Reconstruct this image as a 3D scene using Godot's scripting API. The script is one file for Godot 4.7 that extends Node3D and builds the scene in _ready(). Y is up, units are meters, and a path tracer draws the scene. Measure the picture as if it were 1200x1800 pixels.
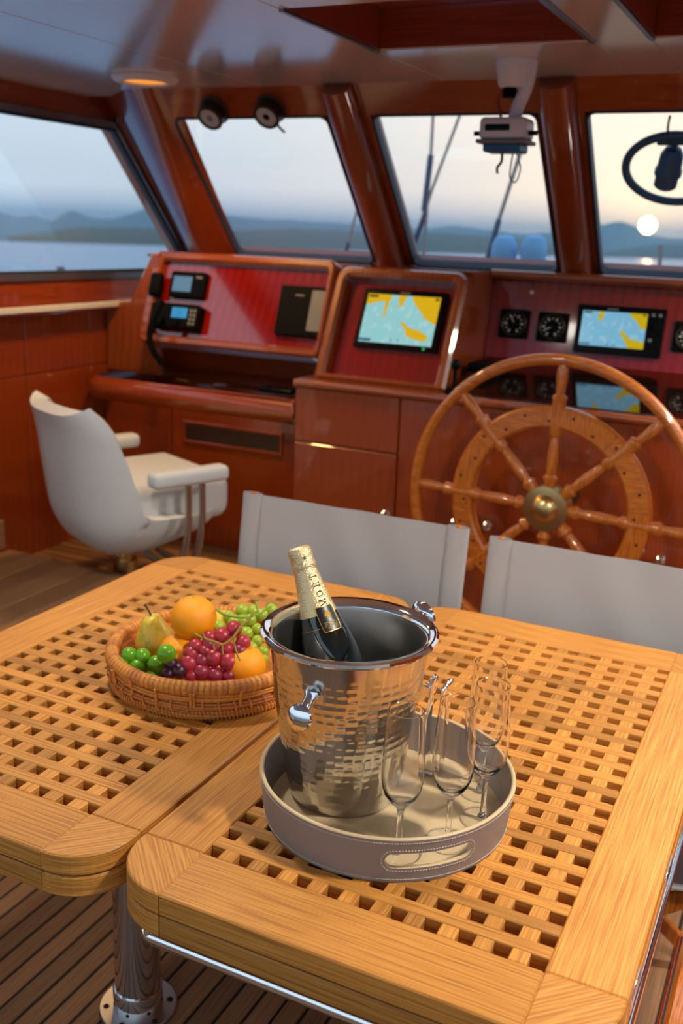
extends Node3D
# Wheelhouse of a wooden motor yacht at sunset: teak tables with an ice bucket, flutes and fruit, the helm and the windscreen beyond.
# Axes: x to starboard, y up from the cabin floor, z aft. Metres.

const EYE := Vector3(0.6402, 1.5470, 0.9881)
const YAW := 0.4439
const PITCH := -0.2732
const ROLL := 0.0381
const FOCAL := 1750.1          # in pixels of a 1200 x 1800 frame
const TOP := 0.74              # height of the table tops
const DECK := 0.345            # height of the helm platform
const BEAM := 0.12             # the ship's centre line
var look := Basis()
var M := {}
var taken := {}
var tex := {}


func _ready() -> void:
	look = Basis.from_euler(Vector3(PITCH, YAW, ROLL))
	camera_and_light()
	make_materials()
	structure()
	outside()
	consoles()
	helm_wheel()
	instruments()
	tables()
	seats()
	table_things()
	fruit()
	ceiling_things()


# ---------------------------------------------------------------- camera, sky, sun, exposure
func camera_and_light() -> void:
	var cam := Camera3D.new()
	cam.name = "camera"
	var at := CameraAttributesPhysical.new()
	at.frustum_focal_length = 12.0 / tan(deg_to_rad(54.4296) / 2.0)
	at.frustum_focus_distance = 1.42
	at.frustum_near = 0.05
	at.frustum_far = 9000.0
	at.exposure_aperture = 2.9
	cam.attributes = at
	cam.transform = Transform3D(look, EYE)
	add_child(cam)
	cam.current = true

	var env := Environment.new()
	env.background_mode = Environment.BG_SKY
	env.tonemap_mode = Environment.TONE_MAPPER_LINEAR
	env.tonemap_exposure = 1.0
	env.sdfgi_enabled = true
	env.ssao_enabled = true
	env.ssil_enabled = true
	var sky := Sky.new()
	var sm := PanoramaSkyMaterial.new()
	sm.panorama = ImageTexture.create_from_image(sky_image())
	sky.sky_material = sm
	env.sky = sky
	env.background_energy_multiplier = 1.3
	env.volumetric_fog_enabled = true
	env.volumetric_fog_density = 0.0
	var we := WorldEnvironment.new()
	we.name = "surroundings"
	we.environment = env
	add_child(we)

	var sun := DirectionalLight3D.new()
	sun.name = "low_sun"
	sun.light_color = Color(1.0, 0.72, 0.45)
	sun.light_energy = 0.25
	sun.light_angular_distance = 0.6
	sun.shadow_enabled = true
	add_child(sun)
	sun.look_at_from_position(Vector3.ZERO, -sun_dir(), Vector3.UP)


func sun_dir() -> Vector3:
	return ray(1138, 396)


func sky_image() -> Image:
	var w := 1024
	var h := 512
	var im := Image.create(w, h, false, Image.FORMAT_RGBF)
	var sd := sun_dir()
	for j in h:
		var up := (0.5 - (j + 0.5) / h) * PI
		for k in w:
			var a := ((k + w / 4.0 + 0.5) / w - 0.5) * TAU
			var d := Vector3(cos(a) * cos(up), sin(up), sin(a) * cos(up))
			var e := rad_to_deg(maxf(up, -0.03))
			var ang := rad_to_deg(acos(clampf(d.dot(sd), -1, 1)))
			var low := Vector3(0.38, 0.53, 0.68)
			var mid := Vector3(0.60, 0.74, 0.83)
			var top := Vector3(0.42, 0.60, 0.86)
			var c := low.lerp(mid, smoothstep(-1.0, 11.0, e))
			c = c.lerp(top, smoothstep(14.0, 60.0, e))
			c += Vector3(0.32, 0.15, -0.04) * exp(-pow(ang / 17.0, 2.0))
			c += Vector3(0.08, 0.02, -0.02) * exp(-pow(ang / 32.0, 2.0))
			c += Vector3(0.62, 0.32, 0.03) * exp(-ang / 3.2)
			im.set_pixel(k, j, Color(c.x, c.y, c.z))
	return im


# ---------------------------------------------------------------- pixels of the photograph to points
func ray(px: float, py: float) -> Vector3:
	return (look * Vector3((px - 600.0) / FOCAL, -(py - 900.0) / FOCAL, -1.0)).normalized()

func on_y(px: float, py: float, y: float) -> Vector3:
	var d := ray(px, py)
	return EYE + d * ((y - EYE.y) / d.y)

func on_z(px: float, py: float, z: float) -> Vector3:
	var d := ray(px, py)
	return EYE + d * ((z - EYE.z) / d.z)

func on_x(px: float, py: float, x: float) -> Vector3:
	var d := ray(px, py)
	return EYE + d * ((x - EYE.x) / d.x)

func at_depth(px: float, py: float, depth: float) -> Vector3:
	return EYE + look * Vector3((px - 600.0) / FOCAL, -(py - 900.0) / FOCAL, -1.0) * depth


# ---------------------------------------------------------------- naming
func fresh(called: String) -> String:
	var n: int = taken.get(called, 0)
	taken[called] = n + 1
	return called if n == 0 else "%s_%03d" % [called, n]

func tag(o: Node, label: String, category := "", group := "", kind := "") -> Node:
	if label: o.set_meta("label", label)
	if category: o.set_meta("category", category)
	if group: o.set_meta("group", group)
	if kind: o.set_meta("kind", kind)
	return o

func thing(called: String, label: String, category: String, at := Vector3.ZERO, turn := 0.0, group := "") -> Node3D:
	var o := Node3D.new()
	o.name = fresh(called)
	add_child(o)
	o.position = at
	o.rotation.y = turn
	tag(o, label, category, group)
	return o

func struct_node(called: String, label: String) -> Node3D:
	var o := Node3D.new()
	o.name = called
	add_child(o)
	tag(o, label, "", "", "structure")
	return o

func obj(called: String, s: SurfaceTool, m: Material, parent: Node = self) -> MeshInstance3D:
	s.generate_normals()
	s.index()
	var mesh := s.commit()
	return put(called, mesh, m, parent)

func put(called: String, mesh: Mesh, m: Material, parent: Node = self) -> MeshInstance3D:
	var o := MeshInstance3D.new()
	o.mesh = mesh
	o.material_override = m
	if parent == self:
		o.name = fresh(called)
	else:
		o.name = called
	parent.add_child(o, true)
	return o


# ---------------------------------------------------------------- shapes
func tool() -> SurfaceTool:
	var s := SurfaceTool.new()
	s.begin(Mesh.PRIMITIVE_TRIANGLES)
	s.set_smooth_group(-1)
	return s

func tri(s: SurfaceTool, a: Vector3, b: Vector3, c: Vector3) -> void:      # anticlockwise seen from outside
	s.add_vertex(a)
	s.add_vertex(c)
	s.add_vertex(b)

func quad(s: SurfaceTool, a: Vector3, b: Vector3, c: Vector3, d: Vector3) -> void:
	tri(s, a, b, c)
	tri(s, a, c, d)

func tri_out(s: SurfaceTool, a: Vector3, b: Vector3, c: Vector3, o: Vector3) -> void:
	if (b - a).cross(c - a).dot((a + b + c) / 3.0 - o) >= 0.0:
		tri(s, a, b, c)
	else:
		tri(s, a, c, b)

func quad_out(s: SurfaceTool, a: Vector3, b: Vector3, c: Vector3, d: Vector3, o: Vector3) -> void:
	if (c - a).cross(d - b).dot((a + b + c + d) / 4.0 - o) >= 0.0:
		quad(s, a, b, c, d)
	else:
		quad(s, d, c, b, a)

func box(s: SurfaceTool, c: Vector3, size: Vector3, ch := 0.0, T := Transform3D.IDENTITY) -> void:
	s.set_smooth_group(-1)
	var h := size / 2.0
	ch = minf(ch, minf(h.x, minf(h.y, h.z)) * 0.95)
	var o := T * c
	var v := {}
	for ax in 3:
		for sx in [-1, 1]:
			for sy in [-1, 1]:
				for sz in [-1, 1]:
					var q := Vector3(h.x - (0.0 if ax == 0 else ch), h.y - (0.0 if ax == 1 else ch), h.z - (0.0 if ax == 2 else ch))
					v[[ax, sx, sy, sz]] = T * (c + q * Vector3(sx, sy, sz))
	for g in [-1, 1]:
		quad_out(s, v[[0, g, -1, -1]], v[[0, g, 1, -1]], v[[0, g, 1, 1]], v[[0, g, -1, 1]], o)
		quad_out(s, v[[1, -1, g, -1]], v[[1, 1, g, -1]], v[[1, 1, g, 1]], v[[1, -1, g, 1]], o)
		quad_out(s, v[[2, -1, -1, g]], v[[2, 1, -1, g]], v[[2, 1, 1, g]], v[[2, -1, 1, g]], o)
	if ch <= 0.0:
		return
	for g in [-1, 1]:
		for k in [-1, 1]:
			quad_out(s, v[[0, g, k, -1]], v[[0, g, k, 1]], v[[1, g, k, 1]], v[[1, g, k, -1]], o)
			quad_out(s, v[[0, g, -1, k]], v[[0, g, 1, k]], v[[2, g, 1, k]], v[[2, g, -1, k]], o)
			quad_out(s, v[[1, -1, g, k]], v[[1, 1, g, k]], v[[2, 1, g, k]], v[[2, -1, g, k]], o)
			for j in [-1, 1]:
				tri_out(s, v[[0, g, k, j]], v[[1, g, k, j]], v[[2, g, k, j]], o)

func ab(s: SurfaceTool, a: Vector3, b: Vector3, ch := 0.0, T := Transform3D.IDENTITY) -> void:      # box between two corners
	box(s, (a + b) / 2.0, (b - a).abs(), ch, T)

func lathe(s: SurfaceTool, prof: Array, n: int, T := Transform3D.IDENTITY, first_group := 1) -> int:
	var g := first_group
	for i in prof.size() - 1:
		var p: Vector2 = prof[i]
		var q: Vector2 = prof[i + 1]
		if p.is_equal_approx(q):
			continue
		if i > 0:
			var before: Vector2 = (p - prof[i - 1]).normalized()
			if before.dot((q - p).normalized()) < 0.8:
				g += 1
		s.set_smooth_group(g)
		for k in n:
			var a := TAU * k / n
			var b := TAU * ((k + 1) % n) / n
			var p0 := T * Vector3(p.x * cos(a), p.y, p.x * sin(a))
			var p1 := T * Vector3(p.x * cos(b), p.y, p.x * sin(b))
			var q0 := T * Vector3(q.x * cos(a), q.y, q.x * sin(a))
			var q1 := T * Vector3(q.x * cos(b), q.y, q.x * sin(b))
			if p.x < 1e-6:
				tri(s, p0, q0, q1)
			elif q.x < 1e-6:
				tri(s, p1, p0, q0)
			else:
				quad(s, p1, p0, q0, q1)
	return g + 1

func ball(s: SurfaceTool, c: Vector3, r: Vector3, nu := 20, nv := 12, T := Transform3D.IDENTITY) -> void:
	var prof := []
	for i in nv + 1:
		var a := -PI / 2 + PI * i / nv
		prof.append(Vector2(maxf(cos(a), 0.0) if i > 0 and i < nv else 0.0, sin(a)))
	s.set_smooth_group(1)
	lathe(s, prof, nu, T * Transform3D(Basis.from_scale(r), c), 1)

func along(a: Vector3, b: Vector3) -> Transform3D:      # y axis from a to b
	var y := (b - a).normalized()
	var x := y.cross(Vector3(0, 0, 1))
	if x.length() < 0.05:
		x = y.cross(Vector3(1, 0, 0))
	x = x.normalized()
	return Transform3D(Basis(x, y, x.cross(y)), a)

func rod(s: SurfaceTool, a: Vector3, b: Vector3, r: float, n := 14, ch := 0.0) -> void:
	var l := a.distance_to(b)
	if ch > 0.0:
		lathe(s, [Vector2(0, 0), Vector2(r - ch, 0), Vector2(r, ch), Vector2(r, l - ch), Vector2(r - ch, l), Vector2(0, l)], n, along(a, b))
	else:
		lathe(s, [Vector2(0, 0), Vector2(r, 0), Vector2(r, l), Vector2(0, l)], n, along(a, b))

func tube(s: SurfaceTool, pts: Array, rad, n := 10, closed := false) -> void:
	var m := pts.size()
	var rings := []
	var up := Vector3.ZERO
	for i in m:
		var before: Vector3 = pts[(i - 1 + m) % m] if closed or i > 0 else pts[i]
		var after: Vector3 = pts[(i + 1) % m] if closed or i < m - 1 else pts[i]
		var t := (after - before).normalized()
		if i == 0:
			up = t.cross(Vector3(0.31, 0.72, 0.62)).normalized()
		else:
			up = (up - t * up.dot(t)).normalized()
		var side := t.cross(up)
		var r: float = rad[i] if rad is Array else rad
		var ring := []
		for k in n:
			var a := TAU * k / n
			ring.append(pts[i] + (up * cos(a) + side * sin(a)) * r)
		rings.append(ring)
	s.set_smooth_group(1)
	for i in (m if closed else m - 1):
		var A: Array = rings[i]
		var B: Array = rings[(i + 1) % m]
		var off := 0
		if closed and i == m - 1:
			var best := INF
			for o in n:
				var dd: float = A[0].distance_to(B[o])
				if dd < best:
					best = dd
					off = o
		for k in n:
			quad(s, A[k], A[(k + 1) % n], B[(k + 1 + off) % n], B[(k + off) % n])
	if not closed:
		for e in [0, m - 1]:
			s.set_smooth_group(-1)
			var c: Vector3 = pts[e]
			var other: Vector3 = pts[1] if e == 0 else pts[m - 2]
			for k in n:
				tri_out(s, c, rings[e][k], rings[e][(k + 1) % n], other)

func curve(pts: Array, steps := 8, closed := false) -> Array:      # a smooth line through the points
	var out := []
	var m := pts.size()
	for i in (m if closed else m - 1):
		var p0: Vector3 = pts[(i - 1 + m) % m] if closed or i > 0 else pts[0]
		var p1: Vector3 = pts[i]
		var p2: Vector3 = pts[(i + 1) % m]
		var p3: Vector3 = pts[(i + 2) % m] if closed or i < m - 2 else p2
		for k in steps:
			out.append(p1.cubic_interpolate(p2, p0, p3, float(k) / steps))
	if not closed:
		out.append(pts[m - 1])
	return out

func rrect(x0: float, y0: float, x1: float, y1: float, r, n := 5) -> PackedVector2Array:      # anticlockwise from the lower left corner; r one radius or four
	var out := PackedVector2Array()
	var rr: Array = r if r is Array else [r, r, r, r]
	var cs := [Vector2(x0, y0), Vector2(x1, y0), Vector2(x1, y1), Vector2(x0, y1)]
	var sg := [Vector2(1, 1), Vector2(-1, 1), Vector2(-1, -1), Vector2(1, -1)]
	for i in 4:
		var c: Vector2 = cs[i] + sg[i] * rr[i]
		for k in n + 1:
			var a := PI + PI / 2 * i + PI / 2 * k / n
			out.append(c + Vector2(cos(a), sin(a)) * rr[i])
	return out

func inset(poly: PackedVector2Array, by: float) -> PackedVector2Array:
	var out := PackedVector2Array()
	var m := poly.size()
	for i in m:
		var p := poly[i]
		var a := p - poly[(i - 1 + m) % m]
		var k := 2
		while a.length() < 1e-6 and k < m:
			a = p - poly[(i - k + m) % m]
			k += 1
		var b := poly[(i + 1) % m] - p
		k = 2
		while b.length() < 1e-6 and k < m:
			b = poly[(i + k) % m] - p
			k += 1
		a = a.normalized()
		b = b.normalized()
		var na := Vector2(-a.y, a.x)
		var nb := Vector2(-b.y, b.x)
		var nn := (na + nb).normalized()
		out.append(p + nn * by / maxf(nn.dot(na), 0.35))
	return out

func prism(s: SurfaceTool, poly: PackedVector2Array, z0: float, z1: float, T := Transform3D.IDENTITY, ch := 0.0, steps := 1, smooth := false) -> void:
	# poly lies in local x, y and runs anticlockwise; extruded along local z; the rims are chamfered or rounded by ch
	if Geometry2D.is_polygon_clockwise(poly):
		poly.reverse()
	var rings := []
	if ch > 0.0:
		for k in steps + 1:
			var a := PI / 2 * k / steps
			rings.append([inset(poly, ch * (1.0 - sin(a))), z0 + ch * (1.0 - cos(a))])
		for k in steps + 1:
			var a := PI / 2 * (1.0 - float(k) / steps)
			rings.append([inset(poly, ch * (1.0 - sin(a))), z1 - ch * (1.0 - cos(a))])
	else:
		rings = [[poly, z0], [poly, z1]]
	var m := poly.size()
	s.set_smooth_group(1 if smooth else -1)
	for r in rings.size() - 1:
		for i in m:
			var j := (i + 1) % m
			var A: PackedVector2Array = rings[r][0]
			var B: PackedVector2Array = rings[r + 1][0]
			quad(s, T * V3(A[i], rings[r][1]), T * V3(A[j], rings[r][1]), T * V3(B[j], rings[r + 1][1]), T * V3(B[i], rings[r + 1][1]))
	for e in [0, rings.size() - 1]:
		s.set_smooth_group(-1)
		var P: PackedVector2Array = rings[e][0]
		var idx := Geometry2D.triangulate_polygon(P)
		for t in range(0, idx.size(), 3):
			var a := P[idx[t]]
			var b := P[idx[t + 1]]
			var c := P[idx[t + 2]]
			var ccw := (b - a).cross(c - a) > 0
			var up: bool = e != 0
			if ccw != up:
				var q := b
				b = c
				c = q
			tri(s, T * V3(a, rings[e][1]), T * V3(b, rings[e][1]), T * V3(c, rings[e][1]))

func V3(p: Vector2, z: float) -> Vector3:
	return Vector3(p.x, p.y, z)

func frame(s: SurfaceTool, outer: PackedVector2Array, inner: PackedVector2Array, z0: float, z1: float, T := Transform3D.IDENTITY, ch := 0.0) -> void:
	# a ring between two loops with as many points
	var m := outer.size()
	var oc := inset(outer, ch)
	var ic := inset(inner, -ch)
	s.set_smooth_group(-1)
	for i in m:
		var j := (i + 1) % m
		quad(s, T * V3(oc[i], z1), T * V3(oc[j], z1), T * V3(ic[j], z1), T * V3(ic[i], z1))
		if ch > 0.0:
			quad(s, T * V3(outer[i], z1 - ch), T * V3(outer[j], z1 - ch), T * V3(oc[j], z1), T * V3(oc[i], z1))
			quad(s, T * V3(ic[i], z1), T * V3(ic[j], z1), T * V3(inner[j], z1 - ch), T * V3(inner[i], z1 - ch))
		quad(s, T * V3(outer[i], z0), T * V3(outer[j], z0), T * V3(outer[j], z1 - ch), T * V3(outer[i], z1 - ch))
		quad(s, T * V3(inner[j], z0), T * V3(inner[i], z0), T * V3(inner[i], z1 - ch), T * V3(inner[j], z1 - ch))
		quad(s, T * V3(outer[j], z0), T * V3(outer[i], z0), T * V3(inner[i], z0), T * V3(inner[j], z0))

func sheet(s: SurfaceTool, g: Array, thick: float) -> void:      # a smooth sheet through rows of points, given a thickness
	var n := g.size()
	var m: int = g[0].size()
	var nor := []
	for i in n:
		var row := []
		for j in m:
			var du: Vector3 = g[mini(i + 1, n - 1)][j] - g[maxi(i - 1, 0)][j]
			var dv: Vector3 = g[i][mini(j + 1, m - 1)] - g[i][maxi(j - 1, 0)]
			row.append(du.cross(dv).normalized())
		nor.append(row)
	for side in [1, -1]:
		s.set_smooth_group(1 if side > 0 else 2)
		for i in n - 1:
			for j in m - 1:
				var a: Vector3 = g[i][j] + nor[i][j] * thick / 2 * side
				var b: Vector3 = g[i + 1][j] + nor[i + 1][j] * thick / 2 * side
				var c: Vector3 = g[i + 1][j + 1] + nor[i + 1][j + 1] * thick / 2 * side
				var d: Vector3 = g[i][j + 1] + nor[i][j + 1] * thick / 2 * side
				if side > 0:
					quad(s, a, b, c, d)
				else:
					quad(s, d, c, b, a)
	s.set_smooth_group(3)
	var rim := []
	for j in m: rim.append([0, j])
	for i in range(1, n): rim.append([i, m - 1])
	for j in range(m - 2, -1, -1): rim.append([n - 1, j])
	for i in range(n - 2, 0, -1): rim.append([i, 0])
	for k in rim.size():
		var p: Array = rim[k]
		var q: Array = rim[(k + 1) % rim.size()]
		var P: Vector3 = g[p[0]][p[1]]
		var Q: Vector3 = g[q[0]][q[1]]
		var np: Vector3 = nor[p[0]][p[1]] * thick / 2
		var nq: Vector3 = nor[q[0]][q[1]] * thick / 2
		quad(s, P - np, P + np, Q + nq, Q - nq)

func roundbox(s: SurfaceTool, c: Vector3, size: Vector3, r: float, n := 5, T := Transform3D.IDENTITY) -> void:
	var h := size / 2.0
	r = minf(r, minf(h.x, minf(h.y, h.z)) * 0.99)
	var rows := []
	for half in [-1, 1]:
		for i in n + 1:
			var phi := (-PI / 2 + PI / 2 * i / n) if half < 0 else PI / 2 * i / n
			var row := []
			for q in 4:
				for k in n + 1:
					var th := PI / 2 * q + PI / 2 * k / n
					var sx := 1.0 if q == 0 or q == 3 else -1.0
					var sz := 1.0 if q < 2 else -1.0
					row.append(T * (c + Vector3(sx * (h.x - r) + r * cos(phi) * cos(th), half * (h.y - r) + r * sin(phi), sz * (h.z - r) + r * cos(phi) * sin(th))))
			rows.append(row)
	s.set_smooth_group(1)
	var m: int = rows[0].size()
	for i in rows.size() - 1:
		for k in m:
			var j := (k + 1) % m
			quad(s, rows[i][j], rows[i][k], rows[i + 1][k], rows[i + 1][j])
	var a: Array = rows[0]
	var b: Array = rows[rows.size() - 1]
	var e := n + 1
	quad(s, a[0], a[e], a[2 * e], a[3 * e])
	quad(s, b[0], b[3 * e], b[2 * e], b[e])


# ---------------------------------------------------------------- materials
func plain(key: String, c: Color, rough := 0.6, metal := 0.0) -> StandardMaterial3D:
	var m := StandardMaterial3D.new()
	m.resource_name = key
	m.albedo_color = c
	m.roughness = rough
	m.metallic = metal
	M[key] = m
	return m

func noise_tex(key: String, freq: float, seed_: int, cols: Array, offs: Array, octaves := 5, size := 512, kind := FastNoiseLite.TYPE_SIMPLEX_SMOOTH) -> NoiseTexture2D:
	if tex.has(key):
		return tex[key]
	var n := FastNoiseLite.new()
	n.noise_type = kind
	n.seed = seed_
	n.frequency = freq
	n.fractal_octaves = octaves
	n.fractal_gain = 0.6
	var t := NoiseTexture2D.new()
	t.width = size
	t.height = size
	t.seamless = true
	t.noise = n
	if cols:
		var g := Gradient.new()
		g.offsets = PackedFloat32Array(offs)
		g.colors = PackedColorArray(cols)
		t.color_ramp = g
	tex[key] = t
	return t

func rgb8(r: int, g: int, b: int) -> Color:
	return Color8(r, g, b)

func wood(key: String, palette: String, axis: int, shift: Vector3, rough: float, coat := 0.0, tone := 1.0, local := false, long := 0.5, across := 28.0) -> StandardMaterial3D:
	var m := StandardMaterial3D.new()
	m.resource_name = key
	m.albedo_texture = tex[palette]
	m.albedo_color = Color(tone, tone, tone)
	m.uv1_triplanar = true
	m.uv1_world_triplanar = not local
	m.uv1_triplanar_sharpness = 8.0
	var sc := Vector3(across, across, across)
	sc[axis] = long
	m.uv1_scale = sc
	m.uv1_offset = shift
	m.roughness = rough
	if coat == 0.0:
		m.heightmap_enabled = true
		m.heightmap_texture = tex["grain"]
		m.heightmap_scale = 0.03
	if coat > 0.0:
		m.clearcoat_enabled = true
		m.clearcoat = coat
		m.clearcoat_roughness = 0.04
		m.metallic_specular = 0.8 if palette == "redwood" else 0.5
	M[key] = m
	return m

func make_materials() -> void:
	noise_tex("grain", 0.02, 5, [], [])
	noise_tex("teak", 0.018, 11, [rgb8(146, 86, 32), rgb8(188, 122, 48), rgb8(204, 138, 58), rgb8(216, 158, 80)], [0.0, 0.4, 0.6, 1.0])
	noise_tex("deck", 0.018, 12, [rgb8(112, 76, 46), rgb8(146, 104, 68), rgb8(164, 122, 84)], [0.1, 0.5, 0.95])
	noise_tex("mahogany", 0.012, 13, [rgb8(114, 40, 5), rgb8(148, 58, 8), rgb8(166, 74, 13)], [0.1, 0.5, 0.9])
	noise_tex("redwood", 0.012, 14, [rgb8(96, 10, 6), rgb8(140, 18, 10), rgb8(158, 30, 14)], [0.1, 0.5, 0.9])
	noise_tex("amber", 0.012, 16, [rgb8(108, 44, 8), rgb8(150, 68, 16), rgb8(172, 86, 26)], [0.1, 0.5, 0.9])
	noise_tex("varnished", 0.015, 15, [rgb8(150, 72, 14), rgb8(196, 106, 28), rgb8(216, 130, 44)], [0.1, 0.5, 0.9])
	for axis in 3:
		for k in 3:
			wood("teak%d%d" % [axis, k], "teak", axis, Vector3(0.37 * k, 0.21 * k, 0.53 * k), 0.5, 0.0, [1.0, 0.9, 1.08][k])
			wood("deck%d%d" % [axis, k], "deck", axis, Vector3(0.37 * k, 0.21 * k, 0.53 * k), 0.55, 0.0, [1.0, 0.9, 1.06][k])
		wood("mahogany%d" % axis, "mahogany", axis, Vector3(0.1, 0.2, 0.3), 0.35, 1.0)
		wood("amber%d" % axis, "amber", axis, Vector3(0.2, 0.6, 0.3), 0.35, 1.0)
		wood("redwood%d" % axis, "redwood", axis, Vector3(0.4, 0.2, 0.3), 0.1, 1.0)
		wood("mahogany_local%d" % axis, "mahogany", axis, Vector3(0.6, 0.1, 0.3), 0.35, 1.0, 1.0, true)
		wood("varnished%d" % axis, "varnished", axis, Vector3(0.6, 0.1, 0.3), 0.35, 0.9, 1.0, true, 1.6, 24.0)
	wood("teak_corner", "teak", 0, Vector3(0.7, 0.2, 0.1), 0.5, 0.0, 1.02, true, 0.7, 26.0)
	plain("caulk", rgb8(14, 13, 12), 0.7)
	var m := plain("lacquer", rgb8(204, 204, 202), 0.16)
	m.metallic_specular = 0.5
	m.clearcoat_enabled = true
	m.clearcoat = 0.7
	m.clearcoat_roughness = 0.1
	plain("white_trim", rgb8(222, 220, 214), 0.35)
	plain("gasket", rgb8(44, 50, 64), 0.5)
	plain("window_metal", rgb8(150, 154, 162), 0.3, 0.9)
	m = plain("chrome", Color(0.93, 0.93, 0.94), 0.06, 1.0)
	m = plain("steel", Color(0.80, 0.79, 0.77), 0.13, 1.0)
	m = plain("brushed", Color(0.70, 0.69, 0.68), 0.33, 1.0)
	plain("brass", Color(0.82, 0.70, 0.48), 0.32, 1.0)
	plain("dark_brass", rgb8(58, 46, 30), 0.4, 0.6)
	plain("black", rgb8(9, 9, 10), 0.3).metallic_specular = 0.25
	plain("black_matt", rgb8(11, 11, 12), 0.6).metallic_specular = 0.2
	plain("louvre", rgb8(58, 30, 18), 0.6)
	plain("grey_plastic", rgb8(120, 122, 124), 0.5)
	plain("dial_white", rgb8(190, 190, 184), 0.5)
	plain("print_white", rgb8(225, 225, 222), 0.5)
	m = plain("canvas", rgb8(160, 160, 162), 0.85)
	weave(m, 60.0)
	m = plain("leather_white", rgb8(214, 216, 214), 0.42)
	m.heightmap_enabled = true
	m.heightmap_texture = noise_tex("hide", 0.06, 21, [], [], 3)
	m.heightmap_scale = 0.03
	m.uv1_triplanar = true
	m.uv1_scale = Vector3(6, 6, 6)
	m = plain("taupe_leather", rgb8(142, 128, 122), 0.5)
	leather(m)
	m = plain("cream_leather", rgb8(206, 180, 138), 0.45)
	leather(m)
	plain("thread", rgb8(214, 206, 192), 0.8)
	m = plain("glass", Color(1, 1, 1, 0.0), 0.0)
	m.refraction_enabled = true
	m.refraction_scale = 0.045
	m.transparency = BaseMaterial3D.TRANSPARENCY_ALPHA
	m = plain("thin_glass", Color(1, 1, 1, 0.02), 0.0)
	m.transparency = BaseMaterial3D.TRANSPARENCY_ALPHA
	m = plain("pane", Color(0.95, 0.98, 1.0, 0.03), 0.0)
	m.transparency = BaseMaterial3D.TRANSPARENCY_ALPHA
	m = plain("perspex", rgb8(30, 14, 9), 0.08)
	m.clearcoat_enabled = true
	m.clearcoat = 1.0
	m.clearcoat_roughness = 0.02
	m = plain("bottle_glass", rgb8(9, 17, 12), 0.05)
	m.clearcoat_enabled = true
	m.clearcoat = 1.0
	m.clearcoat_roughness = 0.02
	m = plain("gold_foil", Color(0.92, 0.82, 0.63), 0.4, 0.8)
	m.heightmap_enabled = true
	m.heightmap_texture = noise_tex("crumple", 0.03, 31, [], [], 4)
	m.heightmap_scale = 0.12
	m.uv1_triplanar = true
	m.uv1_scale = Vector3(14, 14, 14)
	plain("label_black", rgb8(26, 24, 20), 0.35)
	plain("gold_print", Color(0.85, 0.66, 0.28), 0.35, 0.8)
	plain("ink", rgb8(30, 24, 20), 0.6)
	m = plain("wicker", rgb8(196, 140, 76), 0.6)
	m.albedo_texture = noise_tex("straw", 0.03, 41, [rgb8(150, 100, 62), rgb8(222, 176, 110), rgb8(255, 220, 160)], [0.1, 0.5, 0.9])
	m.albedo_color = rgb8(255, 208, 138)
	m.uv1_triplanar = true
	m.uv1_scale = Vector3(12, 30, 12)
	m = plain("wicker_dark", rgb8(236, 184, 140), 0.65)
	m.albedo_texture = tex["straw"]
	m.uv1_triplanar = true
	m.uv1_scale = Vector3(12, 30, 12)
	fruit_skin("orange_skin", rgb8(255, 160, 0), 0.42, 80.0, 0.05)
	fruit_skin("lemon_skin", rgb8(245, 196, 28), 0.42, 60.0, 0.04)
	m = fruit_skin("pear_skin", rgb8(212, 186, 62), 0.4, 10.0, 0.0)
	m.albedo_texture = noise_tex("pear", 0.02, 51, [rgb8(170, 190, 90), rgb8(255, 236, 140), rgb8(255, 220, 110)], [0.15, 0.5, 0.9])
	m.albedo_color = rgb8(226, 206, 120)
	fruit_skin("plum_skin", rgb8(96, 158, 18), 0.28, 10.0, 0.0)
	m = fruit_skin("red_grape", rgb8(150, 44, 62), 0.34, 10.0, 0.0)
	m.albedo_texture = noise_tex("bloom", 0.02, 52, [rgb8(150, 100, 130), rgb8(220, 150, 160), rgb8(255, 190, 190)], [0.15, 0.5, 0.9])
	m.albedo_color = rgb8(206, 84, 96)
	m = fruit_skin("dusky_grape", rgb8(150, 44, 62), 0.36, 10.0, 0.0)
	m.albedo_texture = tex["bloom"]
	m.albedo_color = rgb8(168, 62, 92)
	fruit_skin("dark_grape", rgb8(62, 22, 44), 0.34, 10.0, 0.0)
	fruit_skin("green_grape", rgb8(158, 184, 54), 0.3, 10.0, 0.0)
	plain("stalk", rgb8(150, 128, 48), 0.6)
	plain("green_stalk", rgb8(140, 168, 50), 0.6)
	plain("brown_stalk", rgb8(84, 58, 44), 0.7)
	m = plain("sea", rgb8(16, 124, 172), 0.25)
	m.metallic_specular = 0.3
	m.heightmap_enabled = true
	m.heightmap_texture = noise_tex("waves", 0.02, 61, [], [], 5)
	m.heightmap_scale = 26.0
	m.uv1_triplanar = true
	m.uv1_world_triplanar = true
	m.uv1_scale = Vector3(0.05, 0.05, 0.05)
	m = plain("hill", rgb8(72, 92, 84), 0.9)
	m = plain("islet", rgb8(72, 92, 84), 0.9)
	plain("rope", rgb8(150, 150, 150), 0.8)
	plain("blue_cover", rgb8(112, 184, 236), 0.7)
	plain("blue_metal", rgb8(48, 92, 126), 0.4, 0.2)

func weave(m: StandardMaterial3D, scale_: float) -> void:
	m.heightmap_enabled = true
	m.heightmap_texture = noise_tex("weave", 0.08, 22, [], [], 2)
	m.heightmap_scale = 0.02
	m.uv1_triplanar = true
	m.uv1_scale = Vector3(scale_, scale_, scale_) / 6.0
	m.rim_enabled = true
	m.rim = 0.3

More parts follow.
